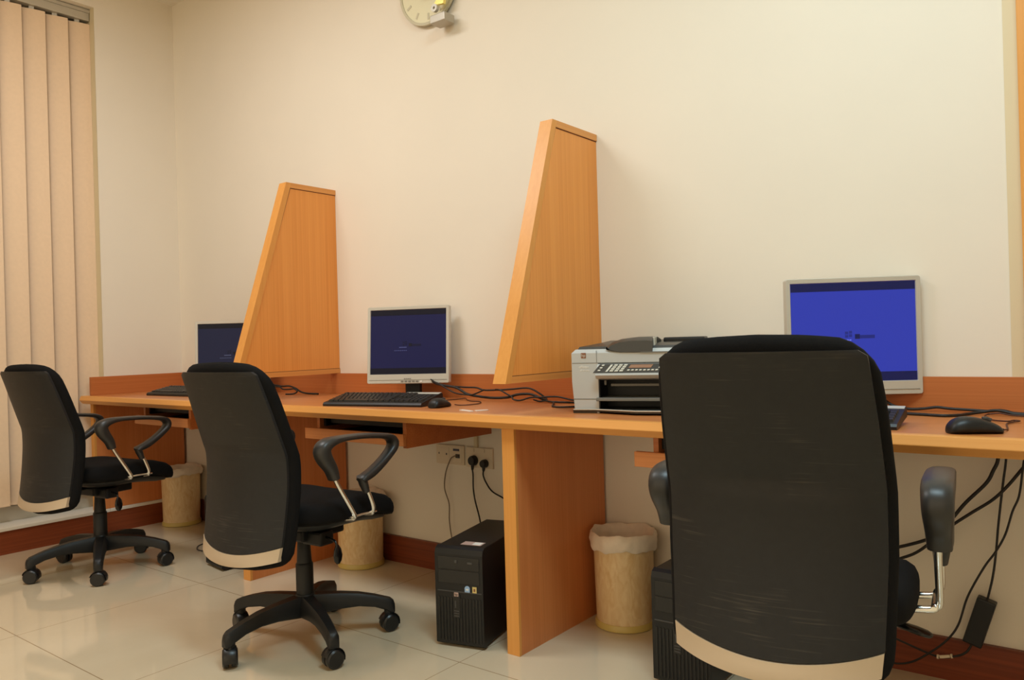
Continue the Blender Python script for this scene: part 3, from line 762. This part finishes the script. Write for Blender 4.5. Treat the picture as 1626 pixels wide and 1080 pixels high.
# ------------------------------------------------------------------ printer
def printer():
    t = thing('printer', 'grey and black all in one printer between partition and nearest chair', 'printer', (3.109, -0.431, DT), R(17))
    # local frame: x right along the front, y back, z up, origin front-left-bottom
    W, D, H = 0.45, 0.335, 0.218
    body = MB()
    # left and right pillars and the bodywork above the paper bay
    body.prism([(0.008, 0.0), (0.087, 0.0), (0.087, 0.150), (0.087, 0.160), (0.0, 0.160), (0.0, 0.10)], 0.0, D, 'y')
    body.prism([(W - 0.075, 0.0), (W - 0.008, 0.0), (W, 0.10), (W, 0.160), (W - 0.075, 0.160)], 0.0, D, 'y')
    body.box(0.087, W - 0.075, 0.11, D, 0.0, 0.160)
    body.box(0.087, W - 0.075, 0.012, 0.11, 0.128, 0.160)
    body.build('body', M['print'], t)
    top = MB()
    top.rings([[(0.0, 0.0, z), (W, 0.0, z), (W, D, z), (0, D, z)] for z in (0.1605, 0.192)] + [[(0.012, 0.008, 0.204), (W - 0.012, 0.008, 0.204), (W - 0.012, D - 0.01, 0.204), (0.012, D - 0.01, 0.204)]])
    top.build('scanner_deck', M['print'], t)
    MB().box(0.002, W - 0.002, -0.0008, 0.001, 0.1595, 0.1612).box(0.082, 0.0835, -0.0008, 0.001, 0.162, 0.200).box(0.004, 0.088, -0.0008, 0.001, 0.044, 0.0465).build('seam_line', M['print_mid'], t)
    # lid and document feeder
    lid = MB(); lid.rings([[(0.018, 0.014, 0.2045), (W - 0.018, 0.014, 0.2045), (W - 0.018, D - 0.012, 0.2045), (0.018, D - 0.012, 0.2045)], [(0.022, 0.02, 0.212), (W - 0.022, 0.02, 0.212), (W - 0.022, D - 0.016, 0.222), (0.022, D - 0.016, 0.222)], [(0.06, 0.05, 0.218), (W - 0.03, 0.05, 0.218), (W - 0.03, D - 0.04, 0.229), (0.06, D - 0.04, 0.229)]])
    lid.build('lid', M['print_d'], t, smooth=30)
    adf = MB()
    sec = [(0.115, .206, .214), (0.13, .196, .226), (0.16, .190, .236), (0.20, .189, .240), (0.245, .189, .240), (0.262, .189, .238)]
    adf.rings([[(x, 0.004, a), (x, -0.004, a + .004), (x, -0.002, b - .012), (x, 0.02, b - .002), (x, 0.10, b), (x, 0.16, b - .008), (x, 0.18, a)] for x, a, b in sec])
    a_ = adf.build('document_feeder', M['print_d'], t, smooth=35)
    MB().box(0.255, 0.40, 0.02, 0.22, 0.205, 0.2125, 0.002).box(0.272, 0.405, 0.14, 0.23, 0.205, 0.236, 0.006).build('feeder_tray', M['pc_black'], a_)
    MB().box(0.225, 0.405, -0.004, 0.02, 0.190, 0.1935, 0.001).build('feeder_edge', M['print_mid'], a_)
    MB().box(0.259, 0.266, 0.02, 0.055, 0.205, 0.238, 0.002).build('paper_guide', M['button'], a_)
    # control panel leaning out of the front
    cp = MB()
    cp.prism([(0.012, 0.1600), (-0.004, 0.156), (-0.034, 0.128), (-0.036, 0.122), (-0.026, 0.112), (0.012, 0.106)], 0.086, W - 0.02, 'x')
    c_ = cp.build('control_panel', M['print'], t)
    n_ = Vector((0, -0.028, 0.030)).normalized(); d_ = Vector((0, -0.030, -0.028)).normalized()
    def pp(x, s, h=0.0): return Vector((x, -0.004, 0.156)) + d_ * s + n_ * h
    def plate(mb, xa, xb, s0, s1, h0, h1, skew=0.0):
        vs = [pp(xa + skew * (s1 - s) if False else xa - skew * s, s, h) for h in (h0, h1) for s in (s0, s1) for xa in ()]
        P8 = [pp(xa - skew * s0, s0, h0), pp(xb - skew * s0, s0, h0), pp(xb - skew * s1, s1, h0), pp(xa - skew * s1, s1, h0), pp(xa - skew * s0, s0, h1), pp(xb - skew * s0, s0, h1), pp(xb - skew * s1, s1, h1), pp(xa - skew * s1, s1, h1)]
        mb.add(P8, [(0, 1, 2, 3), (4, 5, 6, 7), (0, 1, 5, 4), (1, 2, 6, 5), (2, 3, 7, 6), (3, 0, 4, 7)])
        return mb
    fp = plate(MB(), 0.096, W - 0.03, 0.001, 0.0395, 0.0002, 0.0016, 0.45).build('fascia', M['print_d'], c_)
    plate(MB(), 0.198, 0.268, 0.006, 0.020, 0.0017, 0.0026, 0.45).build('display', M['lcd'], c_)
    bt = MB()
    for r_ in range(4):
        for k_ in range(3): plate(bt, 0.146 + k_ * 0.0155, 0.157 + k_ * 0.0155, 0.005 + r_ * 0.0082, 0.0105 + r_ * 0.0082, 0.0017, 0.0034, 0.45)
    plate(bt, 0.134, 0.1405, 0.005, 0.036, 0.0017, 0.003, 0.45)
    for r_ in range(3): plate(bt, 0.106, 0.114, 0.005 + r_ * 0.011, 0.010 + r_ * 0.011, 0.0017, 0.003, 0.45)
    for k_ in range(8): plate(bt, 0.200 + k_ * 0.0125, 0.2075 + k_ * 0.0125, 0.027, 0.032, 0.0017, 0.003, 0.45)
    for r_ in range(3):
        for k_ in range(2): plate(bt, 0.292 + k_ * 0.013, 0.302 + k_ * 0.013, 0.004 + r_ * 0.0065, 0.0085 + r_ * 0.0065, 0.0017, 0.0032, 0.45)
    plate(bt, 0.312, 0.330, 0.027, 0.033, 0.0017, 0.003, 0.45)
    bt.build('keypad', M['button'], c_)
    # paper bay with its dark inside, rollers and trays
    MB().box(0.0875, W - 0.0755, 0.105, 0.1095, 0.001, 0.127).box(0.0875, 0.091, 0.0, 0.105, 0.001, 0.127).build('bay_lining', M['pc_black'], t)
    MB().box(0.12, W - 0.08, 0.03, 0.05, 0.084, 0.092, 0.001).box(0.10, 0.108, 0.02, 0.03, 0.088, 0.104, 0.002).build('roller_bar', M['print_mid'], t)
    MB().box(0.082, W - 0.08, -0.02, 0.10, 0.040, 0.050, 0.002).build('output_tray', M['print_mid'], t)
    it = MB(); it.prism([(-0.002, 0.0), (-0.004, 0.011), (0.05, 0.011), (0.05, 0.0)], 0.002, 0.08, 'x')
    it.prism([(0.078, -0.004), (0.215, -0.068), (W - 0.02, -0.068), (W - 0.02, 0.10), (0.078, 0.10)], 0.006, 0.013, 'z')
    it.build('input_tray', M['print_d'], t)
    ed = MB(); ed.sweep([(0.004, -0.006, 0.012), (0.078, -0.008, 0.0125), (0.215, -0.071, 0.0135), (W - 0.02, -0.071, 0.0135)], (0.0022, 0.0022), 8)
    ed.build('tray_edge', M['rail'], t)
    # marks on the left pillar
    MB().box(0.032, 0.048, -0.0012, 0.0005, 0.176, 0.193, 0.0004).build('logo_plate', M['logo_red'], t)
    text('logo', 'hp', 0.013, M['button'], t, face_front((0.040, -0.0014, 0.1845)))
    text('lettering', 'officejet', 0.0105, M['white'], t, face_front((0.041, -0.0004, 0.148)))
    text('lettering', 'all-in-one', 0.0085, M['white'], t, face_front((0.043, -0.0004, 0.137)))
    for x, y in ((0.03, 0.03), (W - 0.03, 0.03), (0.03, D - 0.03), (W - 0.03, D - 0.03)): pass
    return t
printer()

# ------------------------------------------------------------------ computer towers
def tower(loc, rz, label, W=0.176, D=0.41, H=0.33, plain=False):
    t = thing('computer_tower', label, 'computer', loc, rz, 'black computer towers on the floor')
    # local: origin front-left-bottom, x right, y back
    MB().box(0.002, W - 0.002, 0.026, D, 0.008, H, 0.003).build('case', M['pc_black'], t)
    fr = MB()
    prof = [(0.0, 0.012), (0.0, H - 0.022), (0.006, H - 0.006), (0.02, H + 0.001), (0.027, H + 0.001), (0.027, 0.006), (0.01, 0.006)]
    fr.prism(prof, 0.0, W, 'x')
    f = fr.build('front_bezel', M['pc_black'], t)
    MB().box(0.008, W - 0.006, -0.0015, 0.004, H * 0.555, H * 0.56 + 0.002, 0.0006).build('trim_line', M['pc_grey'], f)
    db = MB().box(0.012, W - 0.012, -0.002, 0.002, H - 0.072, H - 0.030, 0.001).box(0.012, W - 0.012, -0.0015, 0.002, H - 0.118, H - 0.076, 0.001)
    db.build('drive_bay', M['pc_gloss'], f)
    MB().box(0.075, 0.084, -0.004, -0.001, H - 0.050, H - 0.040, 0.001).box(0.122, 0.140, -0.0035, -0.001, H - 0.050, H - 0.044, 0.001).build('drive_button', M['pc_grey'], f)
    gr = MB()
    for i in range(14): gr.box(0.012 + i * 0.0116, 0.0165 + i * 0.0116, -0.0022, 0.002, 0.022, H * 0.50)
    gr.build('vent_ribs', M['pc_gloss'], f)
    s = MB().box(0.066, 0.092, -0.0028, 0.0, H * 0.30, H * 0.535).build('centre_strip', M['pc_gloss'], f)
    pl = MB()
    for i in range(3): pl.box(0.070, 0.088, -0.0036, -0.0024, H * 0.315 + 0.008 * i, H * 0.315 + 0.0035 + 0.008 * i)
    pl.box(0.073, 0.078, -0.0036, -0.0024, H * 0.40, H * 0.47)
    pl.build('indicator', M['pc_grey'], s)
    MB().box(0.071, 0.087, -0.0036, -0.002, H * 0.515, H * 0.555, 0.0005).build('logo_plate', M['label_pink'], f)
    text('logo', 'hp', 0.012, M['pc_black'], f, face_front((0.079, -0.0038, H * 0.536)))
    if not plain:
        lab = MB(); n = 12; pts = [(0.110, H * 0.56), (0.128, H * 0.56)]
        pts += [(0.119 + 0.0095 * math.cos(PI * i / n), H * 0.60 + 0.0095 * math.sin(PI * i / n)) for i in range(n + 1)]
        lab.prism(pts, -0.0012, 0.0002, 'y').build('processor_sticker', M['label_blue'], f)
        MB().box(0.1145, 0.1235, -0.0016, -0.0010, H * 0.585, H * 0.60).build('sticker_print', M['white'], f)
        MB().box(0.138, 0.153, -0.0012, 0.0002, H * 0.56, H * 0.625).build('licence_sticker', M['label_gold'], f)
        MB().box(0.1425, 0.1485, -0.0016, -0.0010, H * 0.58, H * 0.608).build('sticker_print', M['logo_red'], f)
        MB().box(0.075, 0.150, 0.045, 0.085, H, H + 0.0008).build('paper_label', M['label_pink'], t)
        MB().box(0.115, 0.145, 0.05, 0.08, H + 0.0008, H + 0.0012).build('label_print', M['white'], t)
    MB().box(0.015, 0.035, 0.03, D - 0.03, 0.0, 0.009).box(W - 0.035, W - 0.015, 0.03, D - 0.03, 0.0, 0.009).build('foot_rail', M['pc_black'], t)
    return t
tower((2.676, -0.638, 0), R(14.5), 'black computer tower on the floor beside the right support panel')
tower((1.100, -0.530, 0), R(-8.6), 'black computer tower almost hidden behind the middle chair back', plain=True, D=0.37)
tower((3.405, -0.492, 0), R(1.0), 'black ribbed computer tower behind the lower edge of the nearest chair', plain=False, D=0.40)

# ------------------------------------------------------------------ bins and liners
def make_bin():
    t = thing('waste_bin', 'x', 'bin')
    r0, r1, h = 0.100, 0.106, 0.315
    b = MB().lathe([(r0 - 0.004, 0.02), (r0, 0.02), (r1, h), (r1 - 0.004, h), (r0 - 0.006, 0.025)], 48)
    b.build('body', M['bin'], t, smooth=30)
    MB().lathe([(r0 + 0.000, 0.0), (r0 + 0.006, 0.002), (r0 + 0.006, 0.016), (r0 + 0.002, 0.023), (r0 - 0.003, 0.023)], 48).build('base_ring', M['bin_rim'], t, smooth=30)
    return t
def make_liner(seed, drop=0.045, spread=1.0):
    rnd = random.Random(seed); n = 72; rings = []
    ph = [rnd.uniform(0, 6.28) for _ in range(6)]
    def wob(a, k): return math.sin(3 * a + ph[0]) * .5 + math.sin(7 * a + ph[1] + k) * .35 + math.sin(13 * a + ph[2] - 2 * k) * .25 + math.sin(23 * a + ph[3] + 3 * k) * .12
    # from the hanging outer hem, up over the rim and down inside
    lev = [(0.109, 0.315 - drop, .006, .009), (0.114, 0.315 - drop * .80, .007, .008), (0.1150, 0.315 - drop * .55, .005, .007), (0.1165, 0.315 - drop * .25, .006, .006), (0.1150, 0.318, .005, .006), (0.1090, 0.327, .004, .006), (0.1000, 0.321, .004, .006), (0.092, 0.300, .008, .005), (0.088, 0.270, .006, .004), (0.080, 0.235, .008, .004), (0.062, 0.215, .010, .006), (0.03, 0.208, .010, .006), (0.004, 0.205, 0, 0)]
    for k, (r_, z, wr, wz) in enumerate(lev):
        rings.append([((r_ + wr * abs(wob(2 * PI * i / n, k * .5)) * spread) * math.cos(2 * PI * i / n), (r_ + wr * abs(wob(2 * PI * i / n, k * .5)) * spread) * math.sin(2 * PI * i / n), z + wz * wob(2 * PI * i / n, k * .3 + 1)) for i in range(n)])
    return MB().rings(rings, cap=False)
bn = make_bin(); bins = [bn, copy_tree(bn), copy_tree(bn)]
BP = [((0.17, -0.122), 'mottled beige waste bin in the corner under the left end of the desk', 'pale plastic liner folded over the rim of the corner bin'),
      ((1.722, -0.125), 'mottled beige waste bin behind the seat of the middle chair', 'plastic liner of the bin behind the middle chair, nearly hidden by its seat'),
      ((3.103, -0.122), 'mottled beige waste bin standing right of the near support panel', 'crumpled pale plastic liner bulging over the bin by the near support panel')]
for i, (b, ((x, y), lb, ll)) in enumerate(zip(bins, BP)):
    b.location = (x, y, 0); b['label'] = lb; b['group'] = 'waste bins under the desk'; b.rotation_euler = (0, 0, i * 1.3)
    l = make_liner(i + 3, drop=(0.03, 0.02, 0.045)[i]).build('bin_liner', M['bag'], None, smooth=60, loc=(x, y, 0.004), rot=(0, 0, i * 2.0))
    tag(l, ll, 'bin liner', 'plastic liners in the waste bins')

# ------------------------------------------------------------------ sockets, plugs and leads on the back wall
def faceplate(name, label, cat, x, z, w, h):
    t = thing(name, label, cat, (x, 0, z)); t['group'] = 'white faceplates on the wall under the desk'
    MB().box(-w / 2, w / 2, -0.009, -0.0005, -h / 2, h / 2, 0.0015).build('plate', M['socket'], t)
    return t
t = faceplate('data_outlet', 'cream data outlet left of the plugged socket', 'outlet', 2.185, 0.520, 0.162, 0.084)
MB().box(0.020, 0.056, -0.0105, -0.009, 0.018, 0.028).build('label_strip', M['navy'], t)
MB().box(-0.070, -0.004, -0.0102, -0.009, -0.030, 0.030).box(0.004, 0.070, -0.0102, -0.009, -0.034, 0.034).build('module', M['socket'], t)
MB().box(-0.065, -0.061, -0.0112, -0.010, 0.0, 0.008).box(-0.022, -0.016, -0.0112, -0.010, -0.002, 0.006).box(0.034, 0.058, -0.0112, -0.0100, -0.012, 0.005).build('port', M['pc_grey'], t)
t = faceplate('power_socket', 'cream double power socket holding two black plugs', 'socket', 2.352, 0.517, 0.146, 0.086)
MB().box(-0.036, -0.026, -0.012, -0.009, 0.024, 0.038, 0.001).box(0.022, 0.032, -0.012, -0.009, 0.024, 0.038, 0.001).build('switch', M['socket'], t)
t = tag(MB().box(2.326, 2.344, -0.012, -0.0005, 0.561, 0.7405, 0.001).build('cable_trunking', M['reveal_and_shade']), 'short cream conduit rising from the double socket to the desk', 'conduit')

def plug(name, label, x, z, r_, cable, grp=None):
    t = thing(name, label, 'plug', (x, -0.0095, z)); 
    mb = MB(); n = 24
    ys = [0.0, -0.004, -0.018, -0.024]; rr = [1.0, 1.0, .95, .80]
    mb.rings([[(r_ * q * math.cos(2 * PI * i / n), y, r_ * q * math.sin(2 * PI * i / n) * (1.0 if math.sin(2 * PI * i / n) > 0 else 1.1)) for i in range(n)] for y, q in zip(ys, rr)])
    mb.sweep([(0, -0.013, -r_ * .9), (0, -0.014, -r_ * 1.5), (0, -0.015, -r_ * 1.9)], [(.008, .007), (.0065, .006), (.0045, .0045)], 12)
    mb.build('plug_body', M['pc_black'], t, smooth=40)
    c = [(p[0] - x, p[1] + 0.0095, p[2] - z) for p in cable]
    MB().sweep(catmull([(0, -0.015, -r_ * 1.8)] + c, 6), 0.0034, 8).build('lead', M['cable'], t, smooth=60)
    return t
plug('power_plug', 'larger round black plug in the left gang of the double socket', 2.325, 0.506, 0.021, [(2.333, -0.03, 0.445), (2.334, -0.032, 0.391), (2.346, -0.036, 0.339), (2.375, -0.05, 0.289), (2.400, -0.07, 0.262), (2.425, -0.10, 0.255), (2.455, -0.16, 0.262), (2.47, -0.215, 0.258)])
plug('power_plug', 'smaller black plug in the right gang of the double socket', 2.386, 0.497, 0.017, [(2.389, -0.03, 0.450), (2.401, -0.03, 0.424), (2.433, -0.03, 0.388), (2.486, -0.03, 0.367), (2.56, -0.03, 0.34), (2.66, -0.04, 0.30), (2.74, -0.06, 0.20), (2.78, -0.08, 0.08), (2.82, -0.12, 0.006)])
def lead(name, label, pts, r_, m_, cat='cable', group=None, sub=7):
    o = MB().sweep(catmull(pts, sub), r_, 8).build(name, m_, None, smooth=60)
    return tag(o, label, cat, group)
lead('network_cable', 'thin grey cable hanging from the data outlet to behind the tower', [(2.235, -0.0115, 0.517), (2.232, -0.026, 0.520), (2.215, -0.024, 0.514), (2.196, -0.02, 0.50), (2.168, -0.02, 0.443), (2.158, -0.02, 0.373), (2.182, -0.02, 0.307), (2.183, -0.022, 0.238), (2.200, -0.03, 0.17), (2.23, -0.04, 0.10), (2.30, -0.07, 0.03), (2.38, -0.10, 0.006)], 0.0026, M['cable_grey'])
# right-hand leads
lead('power_cable', 'thick black lead curving from the right desk end, upper of the pair', [(4.236, -0.05, 0.728), (4.238, -0.05, 0.655), (4.225, -0.05, 0.617), (4.207, -0.05, 0.581), (4.157, -0.05, 0.523), (4.115, -0.05, 0.465), (4.071, -0.05, 0.418), (4.041, -0.05, 0.399), (3.974, -0.05, 0.372), (3.88, -0.05, 0.34), (3.76, -0.05, 0.25), (3.68, -0.06, 0.16)], 0.0048, M['cable'], group='black leads hanging at the right end of the desk')
lead('power_cable', 'thick black lead curving from the right desk end, lower of the pair', [(4.36, -0.05, 0.725), (4.33, -0.05, 0.67), (4.297, -0.05, 0.634), (4.258, -0.05, 0.579), (4.22, -0.05, 0.536), (4.169, -0.05, 0.495), (4.109, -0.05, 0.444), (4.037, -0.05, 0.372), (3.978, -0.05, 0.338), (3.88, -0.05, 0.29), (3.76, -0.05, 0.20), (3.66, -0.06, 0.12)], 0.0042, M['cable'], group='black leads hanging at the right end of the desk')

# power adapter hanging on its leads in front of the skirting
t = thing('power_adapter', 'black power brick hanging by its leads in front of the dark skirting', 'power adapter', (4.183, -0.045, 0.195))
Mx = Matrix.Rotation(R(17), 4, 'Y')
MB().box(-0.024, 0.024, -0.018, 0.018, -0.068, 0.068, 0.005, M4=Mx).build('case', M['pc_black'], t)
MB().sweep(catmull([(4.256 - 4.183, 0.0, 0.728 - .195), (0.073, 0.0, 0.461), (0.066, 0.0, 0.404), (0.060, 0.0, 0.357), (0.050, 0, 0.27), (0.043, 0, 0.197), (0.034, 0, 0.13), (0.020, 0, 0.066)], 6), 0.0030, 8).build('output_lead', M['cable'], t, smooth=60)
MB().sweep(catmull([(-0.020, 0, -0.064), (-0.026, 0.0, -0.078), (-0.036, -0.008, -0.092), (-0.059, -0.010, -0.106), (-0.105, -0.012, -0.117), (-0.184, -0.015, -0.096), (-0.235, -0.015, -0.080), (-0.32, -0.02, -0.05), (-0.42, -0.02, -0.06), (-0.52, -0.03, -0.12)], 6), 0.0030, 8).build('mains_lead', M['cable'], t, smooth=60)
MB().sweep([(-0.068, -0.010, -0.108), (-0.072, -0.010, -0.109)], 0.0062, 10).sweep([(-0.074, -0.010, -0.110), (-0.100, -0.012, -0.1165)], 0.0046, 10).sweep([(-0.102, -0.012, -0.117), (-0.107, -0.012, -0.117)], 0.0062, 10).build('white_connector', M['socket'], t)
lead('signal_cable', 'thin black cable looping down over the skirting beside the power brick', [(4.318, -0.066, 0.727), (4.300, -0.066, 0.66), (4.295, -0.066, 0.629), (4.285, -0.066, 0.558), (4.269, -0.066, 0.514), (4.251, -0.066, 0.45), (4.228, -0.07, 0.401), (4.20, -0.078, 0.355), (4.160, -0.080, 0.27), (4.135, -0.080, 0.187), (4.104, -0.080, 0.136), (4.058, -0.08, 0.09), (4.012, -0.08, 0.055), (3.965, -0.08, 0.042), (3.91, -0.08, 0.052), (3.83, -0.09, 0.05), (3.72, -0.10, 0.02), (3.66, -0.12, 0.006)], 0.0028, M['cable'])

# ------------------------------------------------------------------ leads lying on the worktop
G1 = 'tangle of black leads between the middle monitor and the printer'
lead('monitor_cable', 'black lead arching highest behind the middle mouse towards the printer', [(2.12, -0.07, 0.875), (2.16, -0.09, 0.85), (2.208, -0.1, 0.833), (2.288, -0.1, 0.826), (2.365, -0.1, 0.823), (2.425, -0.1, 0.822), (2.464, -0.1, 0.813), (2.546, -0.1, 0.815), (2.608, -0.1, 0.819), (2.69, -0.1, 0.824), (2.742, -0.1, 0.804), (2.772, -0.1, 0.785), (2.808, -0.134, 0.778), (2.899, -0.12, 0.776), (3.0, -0.10, 0.776), (3.06, -0.06, 0.776)], 0.0036, M['cable'], group=G1)
lead('monitor_cable', 'thick black lead sagging to the desk from the middle monitor', [(2.13, -0.09, 0.875), (2.18, -0.11, 0.85), (2.248, -0.12, 0.833), (2.331, -0.12, 0.822), (2.391, -0.12, 0.797), (2.46, -0.12, 0.788), (2.528, -0.12, 0.784), (2.599, -0.12, 0.788), (2.65, -0.12, 0.8), (2.708, -0.12, 0.803), (2.747, -0.12, 0.793), (2.782, -0.12, 0.780)], 0.0052, M['cable'], group=G1)
lead('monitor_cable', 'black lead dipping then rising behind the middle mouse', [(2.17, -0.11, 0.86), (2.22, -0.13, 0.845), (2.272, -0.14, 0.83), (2.338, -0.14, 0.803), (2.399, -0.14, 0.796), (2.438, -0.14, 0.797), (2.498, -0.14, 0.817)], 0.0030, M['cable'], group=G1)
lead('usb_cable', 'black lead winding under the partition foot to the printer', [(2.54, -0.12, 0.818), (2.57, -0.13, 0.817), (2.607, -0.13, 0.801), (2.630, -0.13, 0.791), (2.640, -0.135, 0.782), (2.674, -0.135, 0.779), (2.72, -0.13, 0.791), (2.763, -0.13, 0.792), (2.798, -0.13, 0.795), (2.849, -0.13, 0.796), (2.91, -0.13, 0.786), (2.98, -0.11, 0.778), (3.06, -0.09, 0.776)], 0.0032, M['cable'], group=G1)
lead('usb_cable', 'black lead making a small loop just left of the printer', [(3.06, -0.20, 0.776), (3.003, -0.273, 0.776), (2.971, -0.300, 0.776), (2.93, -0.285, 0.776), (2.893, -0.232, 0.776), (2.845, -0.160, 0.777), (2.789, -0.128, 0.779), (2.755, -0.125, 0.777), (2.72, -0.11, 0.781)], 0.0032, M['cable'], group=G1)
lead('mouse_cable', 'thin brown lead zigzagging from the middle mouse', [(2.324, -0.182, 0.775), (2.342, -0.130, 0.775), (2.370, -0.11, 0.778), (2.412, -0.145, 0.775), (2.47, -0.185, 0.775), (2.523, -0.195, 0.775), (2.576, -0.270, 0.775), (2.575, -0.325, 0.775), (2.552, -0.350, 0.775), (2.549, -0.374, 0.779)], 0.0020, M['cable_brown'], group='thin brown mouse leads')
G2 = 'black leads behind the middle chair on the left workstation'
lead('monitor_cable', 'upper black lead on the desk right of the middle chair back', [(0.97, -0.1, 0.84), (1.03, -0.1, 0.821), (1.082, -0.1, 0.814), (1.134, -0.1, 0.81), (1.185, -0.1, 0.812), (1.235, -0.1, 0.802), (1.274, -0.1, 0.786), (1.322, -0.1, 0.778), (1.40, -0.09, 0.776)], 0.0044, M['cable'], group=G2)
lead('monitor_cable', 'lower black lead on the desk right of the middle chair back', [(1.01, -0.12, 0.82), (1.068, -0.12, 0.81), (1.135, -0.12, 0.808), (1.161, -0.12, 0.797), (1.211, -0.12, 0.797), (1.251, -0.12, 0.800), (1.275, -0.12, 0.788), (1.262, -0.13, 0.777), (1.235, -0.16, 0.776)], 0.0038, M['cable'], group=G2)
G3 = 'black leads along the splashback behind the right mouse'
lead('monitor_cable', 'black lead lying nearest the splashback behind the right mouse', [(3.95, -0.05, 0.81), (3.98, -0.055, 0.79), (4.022, -0.06, 0.782), (4.06, -0.06, 0.784), (4.094, -0.06, 0.789), (4.125, -0.06, 0.786), (4.173, -0.06, 0.784), (4.218, -0.06, 0.782), (4.245, -0.06, 0.785), (4.262, -0.06, 0.783), (4.285, -0.062, 0.778), (4.36, -0.066, 0.777), (4.5, -0.07, 0.777)], 0.0040, M['cable'], group=G3)
lead('monitor_cable', 'black lead bowed away from the splashback behind the right mouse', [(3.98, -0.13, 0.777), (4.037, -0.143, 0.776), (4.075, -0.151, 0.776), (4.125, -0.165, 0.776), (4.156, -0.142, 0.776), (4.178, -0.1, 0.777), (4.208, -0.078, 0.781), (4.238, -0.078, 0.786), (4.264, -0.078, 0.782), (4.288, -0.081, 0.777), (4.37, -0.088, 0.777), (4.5, -0.09, 0.777)], 0.0042, M['cable'], group=G3)
lead('mouse_cable', 'thin brown lead with a small loop behind the right mouse', [(4.287, -0.472, 0.779), (4.296, -0.42, 0.775), (4.284, -0.302, 0.775), (4.296, -0.262, 0.776), (4.306, -0.245, 0.777), (4.292, -0.236, 0.777), (4.282, -0.283, 0.779), (4.244, -0.222, 0.775), (4.221, -0.149, 0.775), (4.222, -0.098, 0.777), (4.250, -0.094, 0.780), (4.283, -0.10, 0.776), (4.35, -0.11, 0.776)], 0.0020, M['cable_brown'], group='thin brown mouse leads')
lead('floor_cable', 'thin dark wire looped on the floor between the corner bin and middle chair', [(1.02, -0.30, 0.004), (0.90, -0.285, 0.004), (0.80, -0.275, 0.004), (0.745, -0.31, 0.004), (0.755, -0.365, 0.004), (0.83, -0.410, 0.004), (0.93, -0.40, 0.004), (1.06, -0.40, 0.004)], 0.0030, M['pc_grey'])
lead('power_cable', 'black lead curling down beside the far edge of the right hand bin', [(3.40, -0.11, 0.10), (3.30, -0.13, 0.07), (3.255, -0.15, 0.045), (3.262, -0.17, 0.015), (3.31, -0.19, 0.006), (3.38, -0.20, 0.006)], 0.004, M['cable'])

# broken white stick on the worktop
for i, (a, b) in enumerate((((2.684, -0.492), (2.752, -0.515)), ((2.752, -0.497), (2.775, -0.456)))):
    d = Vector((b[0] - a[0], b[1] - a[1])); L_ = d.length
    o = MB().box(-L_ / 2, L_ / 2, -0.0075, 0.0075, 0.0, 0.003, 0.0006).build('paper_slip', M['white'], None, loc=((a[0] + b[0]) / 2, (a[1] + b[1]) / 2, DT), rot=(0, 0, math.atan2(d.y, d.x)))
    tag(o, ('left of two small white paper slips on the desk by the mouse', 'right of two small white paper slips on the desk by the mouse')[i], 'paper slip', 'white slips on the desk')

# ------------------------------------------------------------------ wall clock (its lower part shows)
t = thing('wall_clock', 'clear disc wall clock with a silver box and gold ornament high on the wall', 'clock', (2.142, 0, 2.578))
def disc(mb, r0, r1, y0, y1, n=56):
    o = [[((r_) * math.cos(2 * PI * i / n), y, r_ * math.sin(2 * PI * i / n)) for i in range(n)] for r_, y in ((r0, y1), (r0, y0), (r1, y0), (r1, y1))]
    return mb.rings(o, close=True)
MB().rings([[(0.166 * math.cos(2 * PI * i / 56), y, 0.166 * math.sin(2 * PI * i / 56)) for i in range(56)] for y in (-0.014, -0.022)]).build('dial', M['clock_face'], t)
disc(MB(), 0.158, 0.170, -0.026, -0.014).build('rim', M['clock_mark'], t, smooth=30)
for k in range(12):
    MB().box(-0.005, 0.005, -0.0235, -0.022, 0.118, 0.146, M4=Matrix.Rotation(R(30 * k), 4, 'Y')).build('hour_mark', M['clock_mark'], t)
MB().lathe([(0.02, 0), (0.02, 0.014)], 16).build('standoff', M['rail'], t, rot=(PI / 2, 0, 0), loc=(0, 0, 0))
MB().box(0.066, 0.150, -0.085, -0.02, -0.205, -0.170, 0.003).build('silver_box', M['clock_box'], t)
MB().rings([[(0.065, -0.06, -0.115), (0.095, -0.06, -0.085), (0.138, -0.06, -0.065), (0.122, -0.06, -0.122)], [(0.065, -0.045, -0.115), (0.095, -0.045, -0.085), (0.138, -0.045, -0.065), (0.122, -0.045, -0.122)]]).build('gold_leaf', M['gold'], t)
disc(MB(), 0.006, 0.017, -0.075, -0.06, 24).build('ring', M['rail'], t).location = (0.082, 0, -0.135)
MB().box(0.03, 0.10, -0.07, -0.03, -0.05, 0.02, 0.006).build('centre_boss', M['navy'], t)
MB().box(-0.004, 0.004, -0.03, -0.026, 0.0, 0.12).box(-0.003, 0.003, -0.034, -0.03, -0.02, 0.09, M4=Matrix.Rotation(R(60), 4, 'Y')).build('hand', M['navy'], t)
MB().box(0.075, 0.12, -0.05, -0.002, -0.17, -0.16).build('wall_bracket', M['clock_box'], t)
